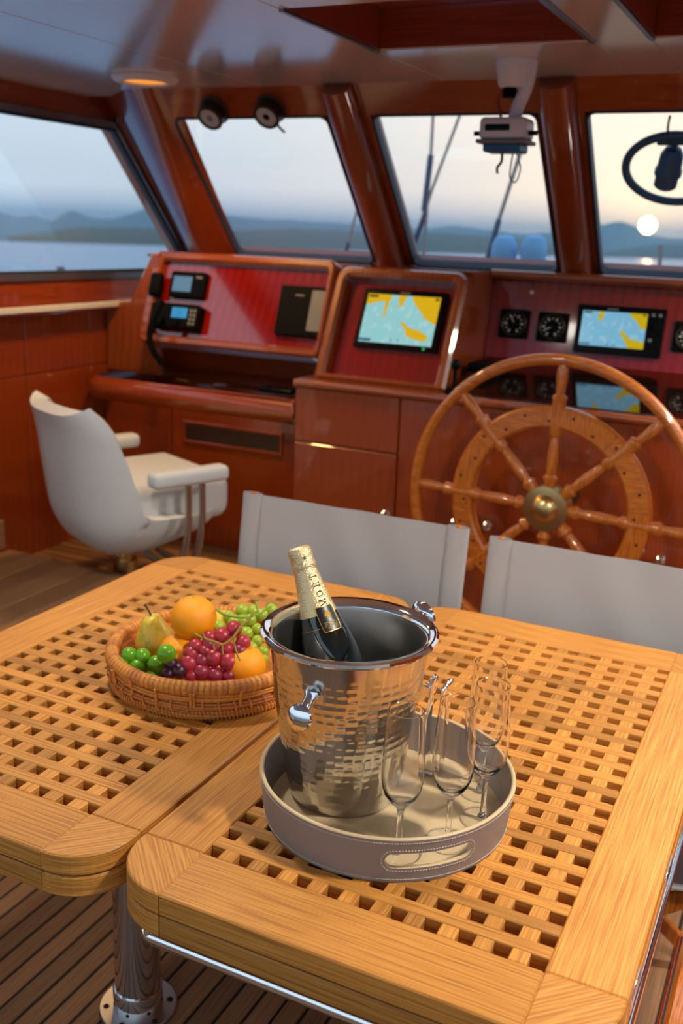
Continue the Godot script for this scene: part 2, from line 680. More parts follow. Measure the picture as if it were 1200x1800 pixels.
func leather(m: StandardMaterial3D) -> void:
	m.heightmap_enabled = true
	m.heightmap_texture = noise_tex("hide", 0.06, 21, [], [], 3)
	m.heightmap_scale = 0.015
	m.uv1_triplanar = true
	m.uv1_scale = Vector3(20, 20, 20)

func fruit_skin(key: String, c: Color, rough: float, dimples: float, depth: float) -> StandardMaterial3D:
	var m := plain(key, c, rough)
	m.subsurf_scatter_enabled = true
	m.subsurf_scatter_strength = 0.1
	m.uv1_triplanar = true
	m.uv1_scale = Vector3(dimples, dimples, dimples) * 0.4
	if depth > 0.0:
		m.heightmap_enabled = true
		m.heightmap_texture = noise_tex("pores", 0.05, 53, [], [], 2)
		m.heightmap_scale = depth
	return m


# ---------------------------------------------------------------- the wheelhouse itself
func structure() -> void:
	make_floor()
	make_left_wall()
	make_other_walls()
	make_windscreen()
	make_ceiling()

func make_floor() -> void:
	var fl := struct_node("floor", "teak planked cabin floor with black caulked seams")
	var s := tool()
	ab(s, Vector3(-2.1, -0.05, -2.9), Vector3(2.3, -0.0025, 3.2))
	obj("caulking", s, M.caulk, fl)
	s = tool()
	box(s, Vector3(0, -0.006, 0.9), Vector3(0.0434, 0.012, 4.6), 0.0012)
	s.generate_normals()
	s.index()
	var plank := s.commit()
	var k := 0
	var x := -0.8229 + 0.0251 - 0.0502 * 22
	while x < 2.15:
		put("plank", plank, M["deck2%d" % [0, 1, 0, 2, 1, 0, 2][k % 7]], fl).position.x = x
		x += 0.0502
		k += 1

	var pf := struct_node("floor_platform", "raised teak platform in front of the helm and the desk")
	s = tool()
	ab(s, Vector3(-1.95, 0.0, -2.6), Vector3(2.2, DECK - 0.0025, -1.45))
	obj("caulking", s, M.caulk, pf)
	s = tool()
	box(s, Vector3(0.12, -0.006, 0), Vector3(4.1, 0.012, 0.0434), 0.0012)
	s.generate_normals()
	s.index()
	plank = s.commit()
	for i in 23:
		put("plank", plank, M["deck0%d" % [0, 2, 1, 0, 1][i % 5]], pf).position = Vector3(0, DECK, -1.475 - 0.0502 * i)
	s = tool()
	ab(s, Vector3(-1.94, 0.0, -1.452), Vector3(2.17, DECK, -1.43), 0.004)
	obj("riser", s, M.mahogany0, pf)

func make_left_wall() -> void:
	var w := struct_node("wall_left", "mahogany panelled port side wall below a varnished ledge")
	var s := tool()
	ab(s, Vector3(-2.02, 0.0, -2.75), Vector3(-1.934, 1.24, 0.37))
	obj("backing", s, M.mahogany1, w)
	var zs := [-2.75, -2.42, -2.08, -1.73, -1.38, -1.03, -0.68, -0.33, 0.02, 0.37]
	for i in zs.size() - 1:
		for band in [[0.03, 1.015], [1.018, 1.236]]:
			s = tool()
			ab(s, Vector3(-1.94, band[0], zs[i] + 0.0015), Vector3(-1.92, band[1], zs[i + 1] - 0.0015), 0.002)
			obj("panel", s, M.mahogany1, w)
	s = tool()
	prism(s, rrect(-2.03, 1.228, -1.862, 1.258, 0.013, 4), -2.75, 0.37)
	obj("ledge", s, M.mahogany2, w)
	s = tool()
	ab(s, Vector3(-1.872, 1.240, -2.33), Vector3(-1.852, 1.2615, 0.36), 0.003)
	obj("ledge_highlight", s, M.white_trim, w)  # white strip added to stand in for the sky reflection on the ledge
	# above the ledge: frame of the side window
	s = tool()
	ab(s, Vector3(-2.02, 1.25, -3.0), Vector3(-1.93, 1.344, 0.37))
	obj("sill", s, M.mahogany2, w)
	s = tool()
	ab(s, Vector3(-2.02, 1.92, -2.6), Vector3(-1.93, 2.04, 1.7), 0.004)
	obj("header", s, M.mahogany2, w)
	s = tool()      # piece before the raked end of the window; polygon in (z, y)
	var T := Transform3D(Basis(Vector3(0, 0, 1), Vector3(0, 1, 0), Vector3(-1, 0, 0)), Vector3(-1.93, 0, 0))
	prism(s, PackedVector2Array([Vector2(-2.83, 1.344), Vector2(-2.28, 1.92), Vector2(-2.6, 1.94), Vector2(-3.05, 1.344)]), 0.0, 0.09, T)
	obj("front_post", s, M.mahogany1, w)
	s = tool()
	ab(s, Vector3(-2.02, 1.344, 0.25), Vector3(-1.93, 1.92, 0.37))
	obj("aft_post", s, M.mahogany1, w)
	# the window
	var win := struct_node("window_1", "long port side window with a raked front end")
	var hole := PackedVector2Array()
	for p in [[-2.83, 1.344], [0.25, 1.344], [0.25, 1.92], [-2.28, 1.92]]:
		hole.append(Vector2(p[0], p[1]))
	var rounded := round_corners(hole, [0.05, 0.05, 0.05, 0.06], 6)
	s = tool()
	frame(s, rounded, inset(rounded, 0.022), -0.012, 0.02, T, 0.004)
	obj("window_frame", s, M.window_metal, win)
	s = tool()
	frame(s, inset(rounded, 0.021), inset(rounded, 0.032), 0.0, 0.024, T)
	obj("gasket", s, M.gasket, win)
	s = tool()
	prism(s, inset(rounded, 0.026), 0.02, 0.023, T)
	obj("pane", s, M.pane, win)

func round_corners(poly: PackedVector2Array, r: Array, n: int) -> PackedVector2Array:
	var out := PackedVector2Array()
	var m := poly.size()
	for i in m:
		var p := poly[i]
		var a := (poly[(i - 1 + m) % m] - p).normalized()
		var b := (poly[(i + 1) % m] - p).normalized()
		var half := acos(clampf(a.dot(b), -1, 1)) / 2.0
		var reach: float = r[i] / tan(half)
		var c: Vector2 = p + (a + b).normalized() * r[i] / sin(half)
		var s0 := p + a * reach - c
		var s1 := p + b * reach - c
		for k in n + 1:
			out.append(c + s0.slerp(s1, float(k) / n))
	return out

func make_other_walls() -> void:
	var w := struct_node("wall_right", "mahogany panelled starboard side wall")
	var s := tool()
	ab(s, Vector3(2.16, 0.0, -2.75), Vector3(2.26, 1.30, 0.37), 0.002)
	ab(s, Vector3(2.16, 1.92, -2.75), Vector3(2.26, 2.04, 1.7), 0.002)
	obj("panel", s, M.mahogany1, w)
	for z in [[-2.9, -2.35], [-0.95, -0.8], [0.25, 0.37]]:
		s = tool()
		ab(s, Vector3(2.16, 1.30, z[0]), Vector3(2.26, 1.92, z[1]), 0.002)
		obj("post", s, M.mahogany1, w)
	var n := 2
	for z in [[-2.35, -0.95], [-0.8, 0.25]]:
		var win := struct_node("window_%d" % n, "starboard side window")
		n += 1
		s = tool()
		ab(s, Vector3(2.20, 1.30, z[0]), Vector3(2.204, 1.92, z[1]))
		obj("pane", s, M.pane, win)
	w = struct_node("wall_back", "low bulwark round the open after deck")
	s = tool()
	ab(s, Vector3(-2.02, 0.0, 0.37), Vector3(-1.93, 0.75, 3.1), 0.004)
	obj("panel", s, M.white_trim, w)
	s = tool()
	ab(s, Vector3(2.16, 0.0, 0.37), Vector3(2.26, 0.75, 3.1), 0.004)
	obj("panel", s, M.white_trim, w)
	s = tool()
	ab(s, Vector3(-1.93, 0.0, 3.0), Vector3(2.16, 0.75, 3.1), 0.004)
	obj("panel", s, M.white_trim, w)

func windscreen() -> Transform3D:      # x across, y up along the raked glass, z into the cabin
	var t := Vector3(0, 0.55, 0.515).normalized()
	return Transform3D(Basis(Vector3(1, 0, 0), t, Vector3(1, 0, 0).cross(t)), Vector3(0, 1.44, -2.5))

func make_windscreen() -> void:
	var T := windscreen()
	var w := struct_node("wall_front", "raked mahogany windscreen frame")
	var s := tool()
	ab(s, Vector3(-1.52, 0.637, -0.06), Vector3(1.76, 0.80, 0.0), 0.002, T)
	obj("header", s, M.mahogany0, w)
	s = tool()
	ab(s, Vector3(-1.6, -0.16, -0.06), Vector3(1.84, 0.003, 0.0), 0.002, T)
	obj("lower_rail", s, M.mahogany0, w)
	var gaps := [[-0.917, -0.762], [-0.226, -0.087], [0.327, 0.466], [1.002, 1.157]]
	for g in gaps:
		s = tool()
		ab(s, Vector3(g[0], 0.0, -0.06), Vector3(g[1], 0.64, -0.001), 0.002, T)
		obj("mullion", s, M.mahogany1, w)
	var n := 1
	for g in gaps:      # rounded posts over the mullions
		var post := struct_node("trim_%d" % n, "raked varnished mahogany windscreen post")
		n += 1
		var c: float = (g[0] + g[1]) / 2.0
		var hw := 0.052
		var sec := PackedVector2Array([Vector2(c - hw, 0.0), Vector2(c + hw, 0.0)])
		for k in 9:
			var a := PI * k / 8
			sec.append(Vector2(c + cos(a) * hw * 0.92, 0.03 + sin(a) * 0.028))
		s = tool()
		var along_glass := Transform3D(Basis(T.basis.x, T.basis.z, -T.basis.y), T.origin)
		prism(s, sec, -0.755, 0.02, along_glass, 0.0, 1, true)
		obj("post", s, M.mahogany1, post)
	# corner posts
	for side in [-1, 1]:
		var cp := struct_node("trim_%d" % n, "broad raked mahogany corner post beside the windscreen")
		n += 1
		var bot := [Vector3(-1.955, 1.36, -2.84), Vector3(-1.80, 1.36, -2.66), Vector3(-1.70, 1.36, -2.56), Vector3(-1.63, 1.36, -2.53), Vector3(-1.57, 1.36, -2.56), Vector3(-1.515, 1.36, -2.60), Vector3(-1.86, 1.36, -2.97)]
		var top := [Vector3(-1.955, 2.03, -2.20), Vector3(-1.78, 2.03, -2.04), Vector3(-1.67, 2.03, -1.95), Vector3(-1.60, 2.03, -1.92), Vector3(-1.53, 2.03, -1.935), Vector3(-1.47, 2.03, -1.97), Vector3(-1.82, 2.03, -2.42)]
		s = tool()
		s.set_smooth_group(-1)
		for i in 7:
			var j := (i + 1) % 7
			var q := [bot[i], bot[j], top[j], top[i]]
			if side > 0:
				for k in 4: q[k] = Vector3(2 * BEAM - q[k].x, q[k].y, q[k].z)
			s.set_smooth_group(1 if i in [1, 2, 3] else -1)
			quad_out(s, q[0], q[1], q[2], q[3], Vector3(-1.66 if side < 0 else 2 * BEAM + 1.66, 1.70, -2.42))
		obj("post", s, M.mahogany1, cp)
	# five lights of glass
	n = 4
	for g in [[-1.515, -0.917], [-0.762, -0.226], [-0.087, 0.327], [0.466, 1.002], [1.157, 1.755]]:
		var win := struct_node("window_%d" % n, "raked windscreen pane in a dark rubber gasket")
		n += 1
		var o := rrect(g[0], 0.0, g[1], 0.64, 0.032, 6)
		s = tool()
		frame(s, inset(o, -0.003), inset(o, 0.007), -0.03, 0.003, T, 0.002)
		obj("gasket", s, M.gasket, win)
		s = tool()
		prism(s, inset(o, 0.004), -0.022, -0.018, T)
		obj("pane", s, M.pane, win)

func make_ceiling() -> void:
	var c := struct_node("ceiling", "white lacquered deckhead panels with fine seams")
	var s := tool()
	var parts := []
	var Z0 := -2.10
	for xs in [[-1.95, -1.1145], [-1.1115, -0.49], [0.06, 0.18], [0.73, 1.3515], [1.3545, 2.2]]:
		parts.append([xs[0], xs[1], Z0, 1.7])
	for xs in [[-0.4885, 0.0585], [0.1815, 0.7285]]:
		parts.append([xs[0], xs[1], Z0, -1.49])
		parts.append([xs[0], xs[1], -0.99, 1.7])
	for p in parts:
		s = tool()
		ab(s, Vector3(p[0], 1.99, p[2]), Vector3(p[1], 2.02, p[3]), 0.0015)
		obj("panel", s, M.lacquer, c)
	s = tool()
	ab(s, Vector3(-2.05, 2.16, -2.2), Vector3(2.3, 2.2, 1.75))
	obj("roof", s, M.white_trim, c)
	s = tool()
	for p in parts:
		ab(s, Vector3(p[0] - 0.002, 2.021, p[2]), Vector3(p[1] + 0.002, 2.16, p[3]))
	obj("core", s, M.black_matt, c)
	for k in 2:
		var x0 := -0.49 if k == 0 else 0.18
		var x1 := x0 + 0.55
		var h := thing("ceiling_hatch", ["mahogany lined ceiling hatch above the plotter console side", "mahogany lined ceiling hatch above the wheel side"][k], "hatch", Vector3((x0 + x1) / 2, 2.0, -1.24))
		var O := Vector3((x0 + x1) / 2, 2.0, -1.24)
		s = tool()
		for i in 3:
			var a := x0 + 0.55 / 3 * i
			ab(s, Vector3(a + 0.001, 2.085, -1.49) - O, Vector3(a + 0.55 / 3 - 0.001, 2.10, -0.99) - O, 0.002)
			obj("lid_board", s, M.mahogany_local2, h)
			s = tool()
		for e in [[Vector3(x0, 1.992, -1.49), Vector3(x0 + 0.012, 2.085, -0.99)], [Vector3(x1 - 0.012, 1.992, -1.49), Vector3(x1, 2.085, -0.99)], [Vector3(x0 + 0.012, 1.992, -1.49), Vector3(x1 - 0.012, 2.085, -1.478)], [Vector3(x0 + 0.012, 1.992, -1.002), Vector3(x1 - 0.012, 2.085, -0.99)]]:
			s = tool()
			ab(s, e[0] - O, e[1] - O, 0.001)
			obj("coaming", s, M.mahogany_local0, h)
		for x in [x0 + 0.006, x1 - 0.006]:
			s = tool()
			ab(s, Vector3(x - 0.006, 1.984, -1.49) - O, Vector3(x + 0.006, 1.993, -0.99) - O, 0.001)
			obj("track", s, M.window_metal, h)


# ---------------------------------------------------------------- beyond the glass
func sea_y(x: float, z: float) -> float:
	return -1.35 + 0.016 * x + 0.008 * z

func outside() -> void:
	var s := tool()
	s.set_smooth_group(1)
	var rs := [6.0, 15.0, 30.0, 60.0, 120.0, 240.0, 480.0, 960.0, 1800.0, 3600.0, 6500.0]
	for i in rs.size() - 1:
		for k in 72:
			var a := TAU * k / 72
			var b := TAU * (k + 1) / 72
			var q := []
			for e in [[rs[i], a], [rs[i], b], [rs[i + 1], b], [rs[i + 1], a]]:
				q.append(Vector3(e[0] * cos(e[1]), sea_y(e[0] * cos(e[1]), e[0] * sin(e[1])), e[0] * sin(e[1])))
			quad(s, q[1], q[0], q[3], q[2])
	tag(obj("sea", s, M.sea), "calm blue sea stretching to the far hills", "sea", "", "stuff")
	var far := [[-150, 378], [-80, 368], [0, 373], [30, 382], [60, 378], [90, 390], [125, 369], [160, 383], [200, 385], [265, 363], [300, 372], [345, 382], [390, 378], [470, 386], [560, 390], [640, 395], [700, 402], [760, 401], [800, 396], [870, 405], [920, 412], [985, 408], [1055, 395], [1090, 389], [1112, 396], [1138, 412], [1170, 418], [1250, 424], [1400, 420]]
	ridge("mountain_range", far, 2900.0, 260.0, M.hill, "hazy blue mountain range along the horizon", "mountains")
	var near := [[15, 417], [60, 409], [130, 401], [190, 399], [250, 400], [320, 404], [420, 405], [480, 402], [560, 403], [640, 408], [700, 412], [780, 410], [850, 414], [910, 420], [975, 428], [1010, 436], [1045, 444]]
	ridge("long_island", near, 1500.0, 130.0, M.islet, "long low dark island before the mountain range", "island")
	var right := [[1040, 444], [1080, 440], [1120, 434], [1160, 430], [1230, 430], [1330, 424], [1450, 420]]
	ridge("low_headland", right, 1700.0, 130.0, M.islet, "low headland under the setting sun", "headland")
	s = tool()
	var sp := EYE + sun_dir() * 2600.0
	ball(s, sp, Vector3.ONE * 20.0, 24, 14)
	var m := plain("sun_glow", Color.BLACK, 1.0)
	m.emission_enabled = true
	m.emission = Color(1.0, 0.86, 0.55)
	m.emission_energy_multiplier = 30.0
	tag(obj("sun", s, m), "small bright setting sun just above the mountains", "sun")

	var fog := FogVolume.new()
	fog.name = "sea_haze"
	fog.size = Vector3(7000, 120, 2400)
	fog.position = Vector3(-500, -16, -2150)
	var fm := FogMaterial.new()
	fm.density = 0.0006
	fm.albedo = Color(0.66, 0.87, 1.0)
	fog.material = fm
	tag(fog, "thin blue haze over the sea", "haze", "", "stuff")
	add_child(fog)

	# foredeck, rail, rigging
	s = tool()
	prism(s, PackedVector2Array([Vector2(-2.6, -2.85), Vector2(2.85, -2.85), Vector2(2.2, -6.5), Vector2(0.12, -9.5), Vector2(-1.95, -6.5)]), -0.1, 0.0, Transform3D(Basis(Vector3(1, 0, 0), Vector3(0, 0, 1), Vector3(0, -1, 0)), Vector3(0, 1.08, 0)), 0.02)
	tag(obj("foredeck", s, M.deck21), "white edged foredeck before the windscreen", "", "", "structure")
	var st := on_x(107, 480, -2.75)
	var r := thing("guard_rail", "thin steel guard rail with a stanchion outside the port window", "rail", Vector3(st.x, 0.9, st.z))
	s = tool()
	rod(s, Vector3(0, 0, 0), Vector3(0, st.y - 0.9 + 0.03, 0), 0.02, 12, 0.004)
	obj("stanchion", s, M.blue_metal, r)
	s = tool()
	rod(s, Vector3(0, st.y - 0.9 - 0.02, -2.5), Vector3(0, st.y - 0.9 - 0.02, 3.0), 0.006, 8)
	obj("wire", s, M.rope, r)
	s = tool()
	ab(s, Vector3(-0.1, -0.15, -2.5), Vector3(0.1, 0.0, 3.0), 0.02)
	obj("bulwark", s, M.white_trim, r)
	var Zr := -4.0
	for e in [["forestay", [[764, 150], [757, 272], [741, 490]], 0.008, "pale forestay with a blue covered turnbuckle", [[757, 272], [745, 372]], 0.016],
			["shroud", [[822, 165], [760, 330], [722, 450], [714, 500]], 0.008, "slanting shroud crossing behind the forestay", [[748, 372], [727, 430]], 0.014],
			["halyard", [[917, 260], [877, 385], [845, 500]], 0.010, "slanting halyard hanging below the ceiling device", [[877, 385], [852, 470]], 0.015],
			["lanyard", [[632, 350], [612, 430], [600, 480]], 0.007, "short dark line behind the second windscreen post", [[612, 425], [604, 462]], 0.012],
			["whip_aerial", [[1161, 430], [1157, 500]], 0.010, "short thin pole below the sun", [[1159, 470], [1157, 500]], 0.012]]:
		var line: Array = e[1].map(func(p): return on_z(p[0], p[1], Zr))
		var t := thing(e[0], e[3], "line", line[line.size() - 1])
		var o: Vector3 = line[line.size() - 1]
		s = tool()
		tube(s, line.map(func(p): return p - o), e[2], 8)
		obj("rope", s, M.rope, t)
		s = tool()
		rod(s, on_z(e[4][0][0], e[4][0][1], Zr) - o, on_z(e[4][1][0], e[4][1][1], Zr) - o, e[5], 10, 0.004)
		obj("sleeve", s, M.blue_metal, t)
	for e in [[888, 20], [940, 22]]:
		var a := on_z(e[0], 414, -3.6)
		var b := Vector3(a.x, 1.08, a.z)
		s = tool()
		var h := a.y - b.y
		lathe(s, [Vector2(0, 0), Vector2(0.04, 0.0), Vector2(0.045, h * 0.6), Vector2(0.056, h * 0.74), Vector2(0.06, h * 0.84), Vector2(0.056, h * 0.92), Vector2(0.042, h * 0.98), Vector2(0.02, h), Vector2(0, h)], 24, Transform3D(Basis.IDENTITY, b))
		tag(obj("blue_cover", s, M.blue_cover), "pale blue rounded deck cover standing before the windscreen", "cover", "blue covers on the foredeck")
	# clear view screen
	var T := windscreen()
	var inv := T.affine_inverse()
	var c := inv * Vector3(0.165, 1.768, -2.193)
	var cv := thing("clear_view_screen", "round blue framed clear view screen with a hanging motor", "wiper", T * c)
	cv.basis = T.basis
	s = tool()
	var pts := []
	for k in 48:
		var a := TAU * k / 48
		pts.append(Vector3(cos(a) * 0.143, sin(a) * 0.118, 0.012))
	tube(s, pts, 0.0125, 12, true)
	obj("ring", s, M.blue_metal, cv)
	s = tool()
	ab(s, Vector3(-0.05, 0.088, -0.004), Vector3(0.05, 0.118, 0.022), 0.004)
	obj("bracket", s, M.blue_metal, cv)
	s = tool()
	lathe(s, [Vector2(0, 0), Vector2(0.028, 0), Vector2(0.033, 0.005), Vector2(0.033, 0.036), Vector2(0.039, 0.040), Vector2(0.039, 0.054), Vector2(0.035, 0.06), Vector2(0.033, 0.1), Vector2(0.023, 0.118), Vector2(0.010, 0.122), Vector2(0.010, 0.13), Vector2(0, 0.13)], 24, along(Vector3(-0.025, -0.035, 0.045), Vector3(-0.004, 0.075, 0.02)))
	obj("motor", s, M.blue_metal, cv)
	s = tool()
	tube(s, curve([Vector3(-0.014, 0.10, 0.02), Vector3(-0.02, 0.14, 0.012), Vector3(-0.014, 0.18, 0.01)]), 0.0035, 8)
	obj("cable", s, M.black_matt, cv)

func ridge(called: String, px: Array, dist: float, deep: float, m: Material, label: String, category: String) -> void:
	var rng := RandomNumberGenerator.new()
	rng.seed = called.hash()
	var n := FastNoiseLite.new()
	n.seed = 7
	n.frequency = 0.012
	var s := tool()
	s.set_smooth_group(1)
	var cols := []
	for i in px.size() - 1:
		var sub := 6
		for k in sub:
			var t := float(k) / sub
			var x: float = lerpf(px[i][0], px[i + 1][0], t)
			var y: float = lerpf(px[i][1], px[i + 1][1], t) + n.get_noise_1d(x * 6.0) * 2.0
			var d := ray(x, y)
			var flat := Vector2(d.x, d.z).length()
			var col := []
			for j in 5:
				var back := (j - 2) / 2.0      # -1 shore, 0 crest, 1 far shore
				var r := dist + back * deep
				var p := EYE + d / flat * r
				var ground := sea_y(p.x, p.z) - 3.0
				var crest := (EYE + d / flat * dist).y - sea_y(EYE.x + d.x / flat * dist, EYE.z + d.z / flat * dist)
				var hgt: float = [0.0, 0.45, 1.0, 0.5, 0.0][j] * maxf(crest, 0.5) * (1.0 + (0.25 * n.get_noise_2d(x * 3.0, j * 40.0) if j in [1, 3] else 0.0))
				p.y = ground + (hgt + 3.0 if j in [1, 2, 3] else 0.0)
				col.append(p)
			cols.append(col)
	for i in cols.size() - 1:
		for j in 4:
			quad(s, cols[i][j], cols[i + 1][j], cols[i + 1][j + 1], cols[i][j + 1])
	tag(obj(called, s, m), label, category)


# ---------------------------------------------------------------- consoles
func plan(y := 0.0) -> Transform3D:      # local x = x, local y = -z, local z = up
	return Transform3D(Basis(Vector3(1, 0, 0), Vector3(0, 0, -1), Vector3(0, 1, 0)), Vector3(0, y, 0))

func side_on(x := 0.0) -> Transform3D:      # local x = z, local y = up, local z = -x
	return Transform3D(Basis(Vector3(0, 0, 1), Vector3(0, 1, 0), Vector3(-1, 0, 0)), Vector3(x, 0, 0))

func slant(y0: float, z0: float, y1: float, z1: float) -> Transform3D:      # a panel facing aft and up: x across, y up the slope, z out of it
	var t := Vector3(0, y1 - y0, z1 - z0).normalized()
	return Transform3D(Basis(Vector3(1, 0, 0), t, Vector3(1, 0, 0).cross(t)), Vector3(0, y0, z0))

func TA() -> Transform3D: return slant(1.145, -2.12, 1.43, -2.22)
func TB() -> Transform3D: return slant(1.09, -2.0, 1.442, -2.165)
func TBP() -> Transform3D: return slant(1.078, -2.04, 1.43, -2.205)
func TC() -> Transform3D: return slant(1.15, -2.38, 1.432, -2.44)

func consoles() -> void:
	# the chart desk
	var dk := thing("chart_desk", "glossy mahogany chart desk with a thick rounded front edge", "desk", Vector3(-1.42, DECK, -2.1))
	var O := Vector3(-1.42, DECK, -2.1)
	var s := tool()
	var poly := rrect(-1.905, 1.955, -0.952, 2.5, [0.13, 0.01, 0.01, 0.01], 10)
	var T := plan(0.0)
	T.origin -= O
	prism(s, poly, 0.905, 0.992, T, 0.042, 6, true)
	obj("desktop", s, M.mahogany0, dk)
	s = tool()
	ab(s, Vector3(-1.915, DECK, -2.2) - O, Vector3(-1.60, 0.904, -2.15) - O, 0.002)
	obj("panel", s, M.mahogany1, dk)
	s = tool()
	ab(s, Vector3(-1.597, DECK, -2.2) - O, Vector3(-1.03, 0.904, -2.155) - O, 0.002)
	obj("panel", s, M.mahogany1, dk)
	s = tool()
	ab(s, Vector3(-1.027, DECK, -2.2) - O, Vector3(-0.955, 0.904, -2.13) - O, 0.004)
	obj("post", s, M.mahogany1, dk)
	s = tool()
	ab(s, Vector3(-1.915, 0.985, -2.52) - O, Vector3(-0.955, 1.13, -2.47) - O)
	obj("back_board", s, M.mahogany0, dk)
	var v0 := on_z(322, 738, -2.155)
	var v1 := on_z(497, 802, -2.155)
	s = tool()
	frame(s, rrect(v0.x, v1.y, v1.x, v0.y, 0.002, 1), rrect(v0.x + 0.012, v1.y + 0.012, v1.x - 0.012, v0.y - 0.012, 0.001, 1), -0.002, 0.008, Transform3D(Basis.IDENTITY, Vector3(0, 0, -2.155) - O), 0.002)
	var vent := obj("vent_frame", s, M.mahogany0, dk)
	s = tool()
	ab(s, Vector3(v0.x + 0.011, v1.y + 0.011, -2.1555) - O, Vector3(v1.x - 0.011, v0.y - 0.011, -2.1535) - O)
	obj("vent_backing", s, M.black_matt, vent)
	for i in 6:
		s = tool()
		var y := lerpf(v1.y + 0.018, v0.y - 0.018, i / 5.0)
		box(s, Vector3.ZERO, Vector3(v1.x - v0.x - 0.024, 0.006, 0.003), 0.001, Transform3D(Basis(Vector3(1, 0, 0), -0.6), Vector3((v0.x + v1.x) / 2, y, -2.150) - O))
		obj("vent_slat", s, M.louvre, vent)
	# the instrument console over the desk
	O = Vector3(-1.31, 1.13, -2.3)
	var ca := thing("instrument_console", "red mahogany instrument console with radios above the chart desk", "console", O)
	s = tool()
	prism(s, PackedVector2Array([Vector2(-2.16, 1.115), Vector2(-2.16, 1.12), Vector2(-2.265, 1.43), Vector2(-2.52, 1.43), Vector2(-2.52, 1.115)]), 0.945, 1.70, moved(side_on(), -O))
	obj("body", s, M.mahogany0, ca)
	s = tool()
	prism(s, rrect(-1.665, -0.01, -0.95, 0.30, 0.01, 2), -0.035, 0.0, moved(TA(), -O))
	obj("panel", s, M.redwood1, ca)
	s = tool()
	frame(s, rrect(-1.70, -0.03, -0.93, 0.322, 0.03, 5), rrect(-1.658, 0.004, -0.955, 0.288, 0.015, 5), -0.05, 0.03, moved(TA(), -O), 0.009)
	obj("frame", s, M.amber0, ca)
	s = tool()
	prism(s, PackedVector2Array([Vector2(-1.695, 1.448), Vector2(-1.80, 1.265), Vector2(-1.918, 1.25), Vector2(-1.918, 0.99), Vector2(-1.665, 0.99), Vector2(-1.665, 1.448)]), -0.03, 0.0, Transform3D(Basis.IDENTITY, Vector3(0, 0, -2.175) - O), 0.006)
	obj("cheek", s, M.amber1, ca)
	# the plotter console
	O = Vector3(-0.67, 1.07, -2.2)
	var cb := thing("plotter_console", "raised mahogany box console framing the big chart plotter", "console", O)
	s = tool()
	prism(s, PackedVector2Array([Vector2(-2.047, 1.071), Vector2(-2.212, 1.421), Vector2(-2.20, 1.440), Vector2(-2.52, 1.440), Vector2(-2.52, 1.071)]), 0.437, 0.903, moved(side_on(), -O))
	obj("body", s, M.mahogany1, cb)
	s = tool()
	prism(s, rrect(-0.88, 0.01, -0.46, 0.375, 0.01, 2), -0.055, -0.042, moved(TB(), -O))
	obj("panel", s, M.redwood1, cb)
	s = tool()
	frame(s, rrect(-0.905, -0.018, -0.435, 0.389, [0.012, 0.012, 0.045, 0.045], 6), rrect(-0.868, 0.006, -0.472, 0.355, [0.008, 0.008, 0.02, 0.02], 6), -0.065, 0.0, moved(TB(), -O), 0.010)
	obj("frame", s, M.amber1, cb)
	# the helm console
	O = Vector3(0.15, DECK, -2.2)
	var cc := thing("helm_console", "long mahogany helm console behind the ship's wheel", "console", O)
	s = tool()
	ab(s, Vector3(-0.94, DECK, -2.6) - O, Vector3(1.30, 1.05, -1.972) - O)
	obj("carcass", s, M.mahogany1, cc)
	for e in [[-0.945, -0.566, 0.861, 1.044], [-0.945, -0.566, DECK + 0.01, 0.857], [-0.562, 0.40, DECK + 0.01, 1.044], [0.404, 1.30, DECK + 0.01, 1.044]]:
		s = tool()
		ab(s, Vector3(e[0], e[2], -1.975) - O, Vector3(e[1], e[3], -1.95) - O, 0.003)
		obj("panel", s, M.mahogany1, cc)
	s = tool()
	prism(s, rrect(-2.30, 1.044, -1.938, 1.071, [0.004, 0.012, 0.012, 0.004], 4), -1.30, 0.952, moved(side_on(), -O), 0.006, 2)
	obj("counter", s, M.amber0, cc)
	s = tool()
	prism(s, PackedVector2Array([Vector2(-1.965, 1.0715), Vector2(-1.965, 1.076), Vector2(-2.385, 1.152), Vector2(-2.385, 1.0715)]), -1.29, 0.425, moved(side_on(), -O))
	obj("dash_cover", s, M.perspex, cc)
	s = tool()
	prism(s, PackedVector2Array([Vector2(-2.40, 1.07), Vector2(-2.40, 1.15), Vector2(-2.462, 1.43), Vector2(-2.55, 1.43), Vector2(-2.55, 1.07)]), -1.29, 0.43, moved(side_on(), -O))
	obj("upstand", s, M.mahogany1, cc)
	s = tool()
	prism(s, rrect(-0.434, 0.0, 1.29, 0.285, 0.005, 1), -0.02, 0.0, moved(TC(), -O))
	obj("panel", s, M.redwood1, cc)
	s = tool()
	prism(s, rrect(-2.47, 1.418, -2.385, 1.446, [0.006, 0.013, 0.013, 0.006], 4), -1.30, 0.434, moved(side_on(), -O))
	obj("hood", s, M.amber0, cc)
	for k in [[675, 905], [798, 920], [855, 925], [1160, 985]]:
		s = tool()
		var p := on_z(k[0], k[1], -1.93)
		lathe(s, [Vector2(0, 0), Vector2(0.013, 0), Vector2(0.006, 0.006), Vector2(0.006, 0.014), Vector2(0.014, 0.02), Vector2(0.0145, 0.027), Vector2(0.009, 0.033), Vector2(0, 0.034)], 20, Transform3D(Basis(Vector3(1, 0, 0), PI / 2), Vector3(p.x, p.y, -1.951) - O))
		obj("knob", s, M.chrome, cc)
	# shelf under the windscreen
	s = tool()
	ab(s, Vector3(-1.93, 1.425, -2.62), Vector3(2.14, 1.436, -2.46), 0.003)
	tag(obj("window_shelf", s, M.mahogany0), "narrow mahogany shelf under the windscreen", "shelf")
	helm_bits()

func moved(t: Transform3D, by: Vector3) -> Transform3D:
	return Transform3D(t.basis, t.origin + by)

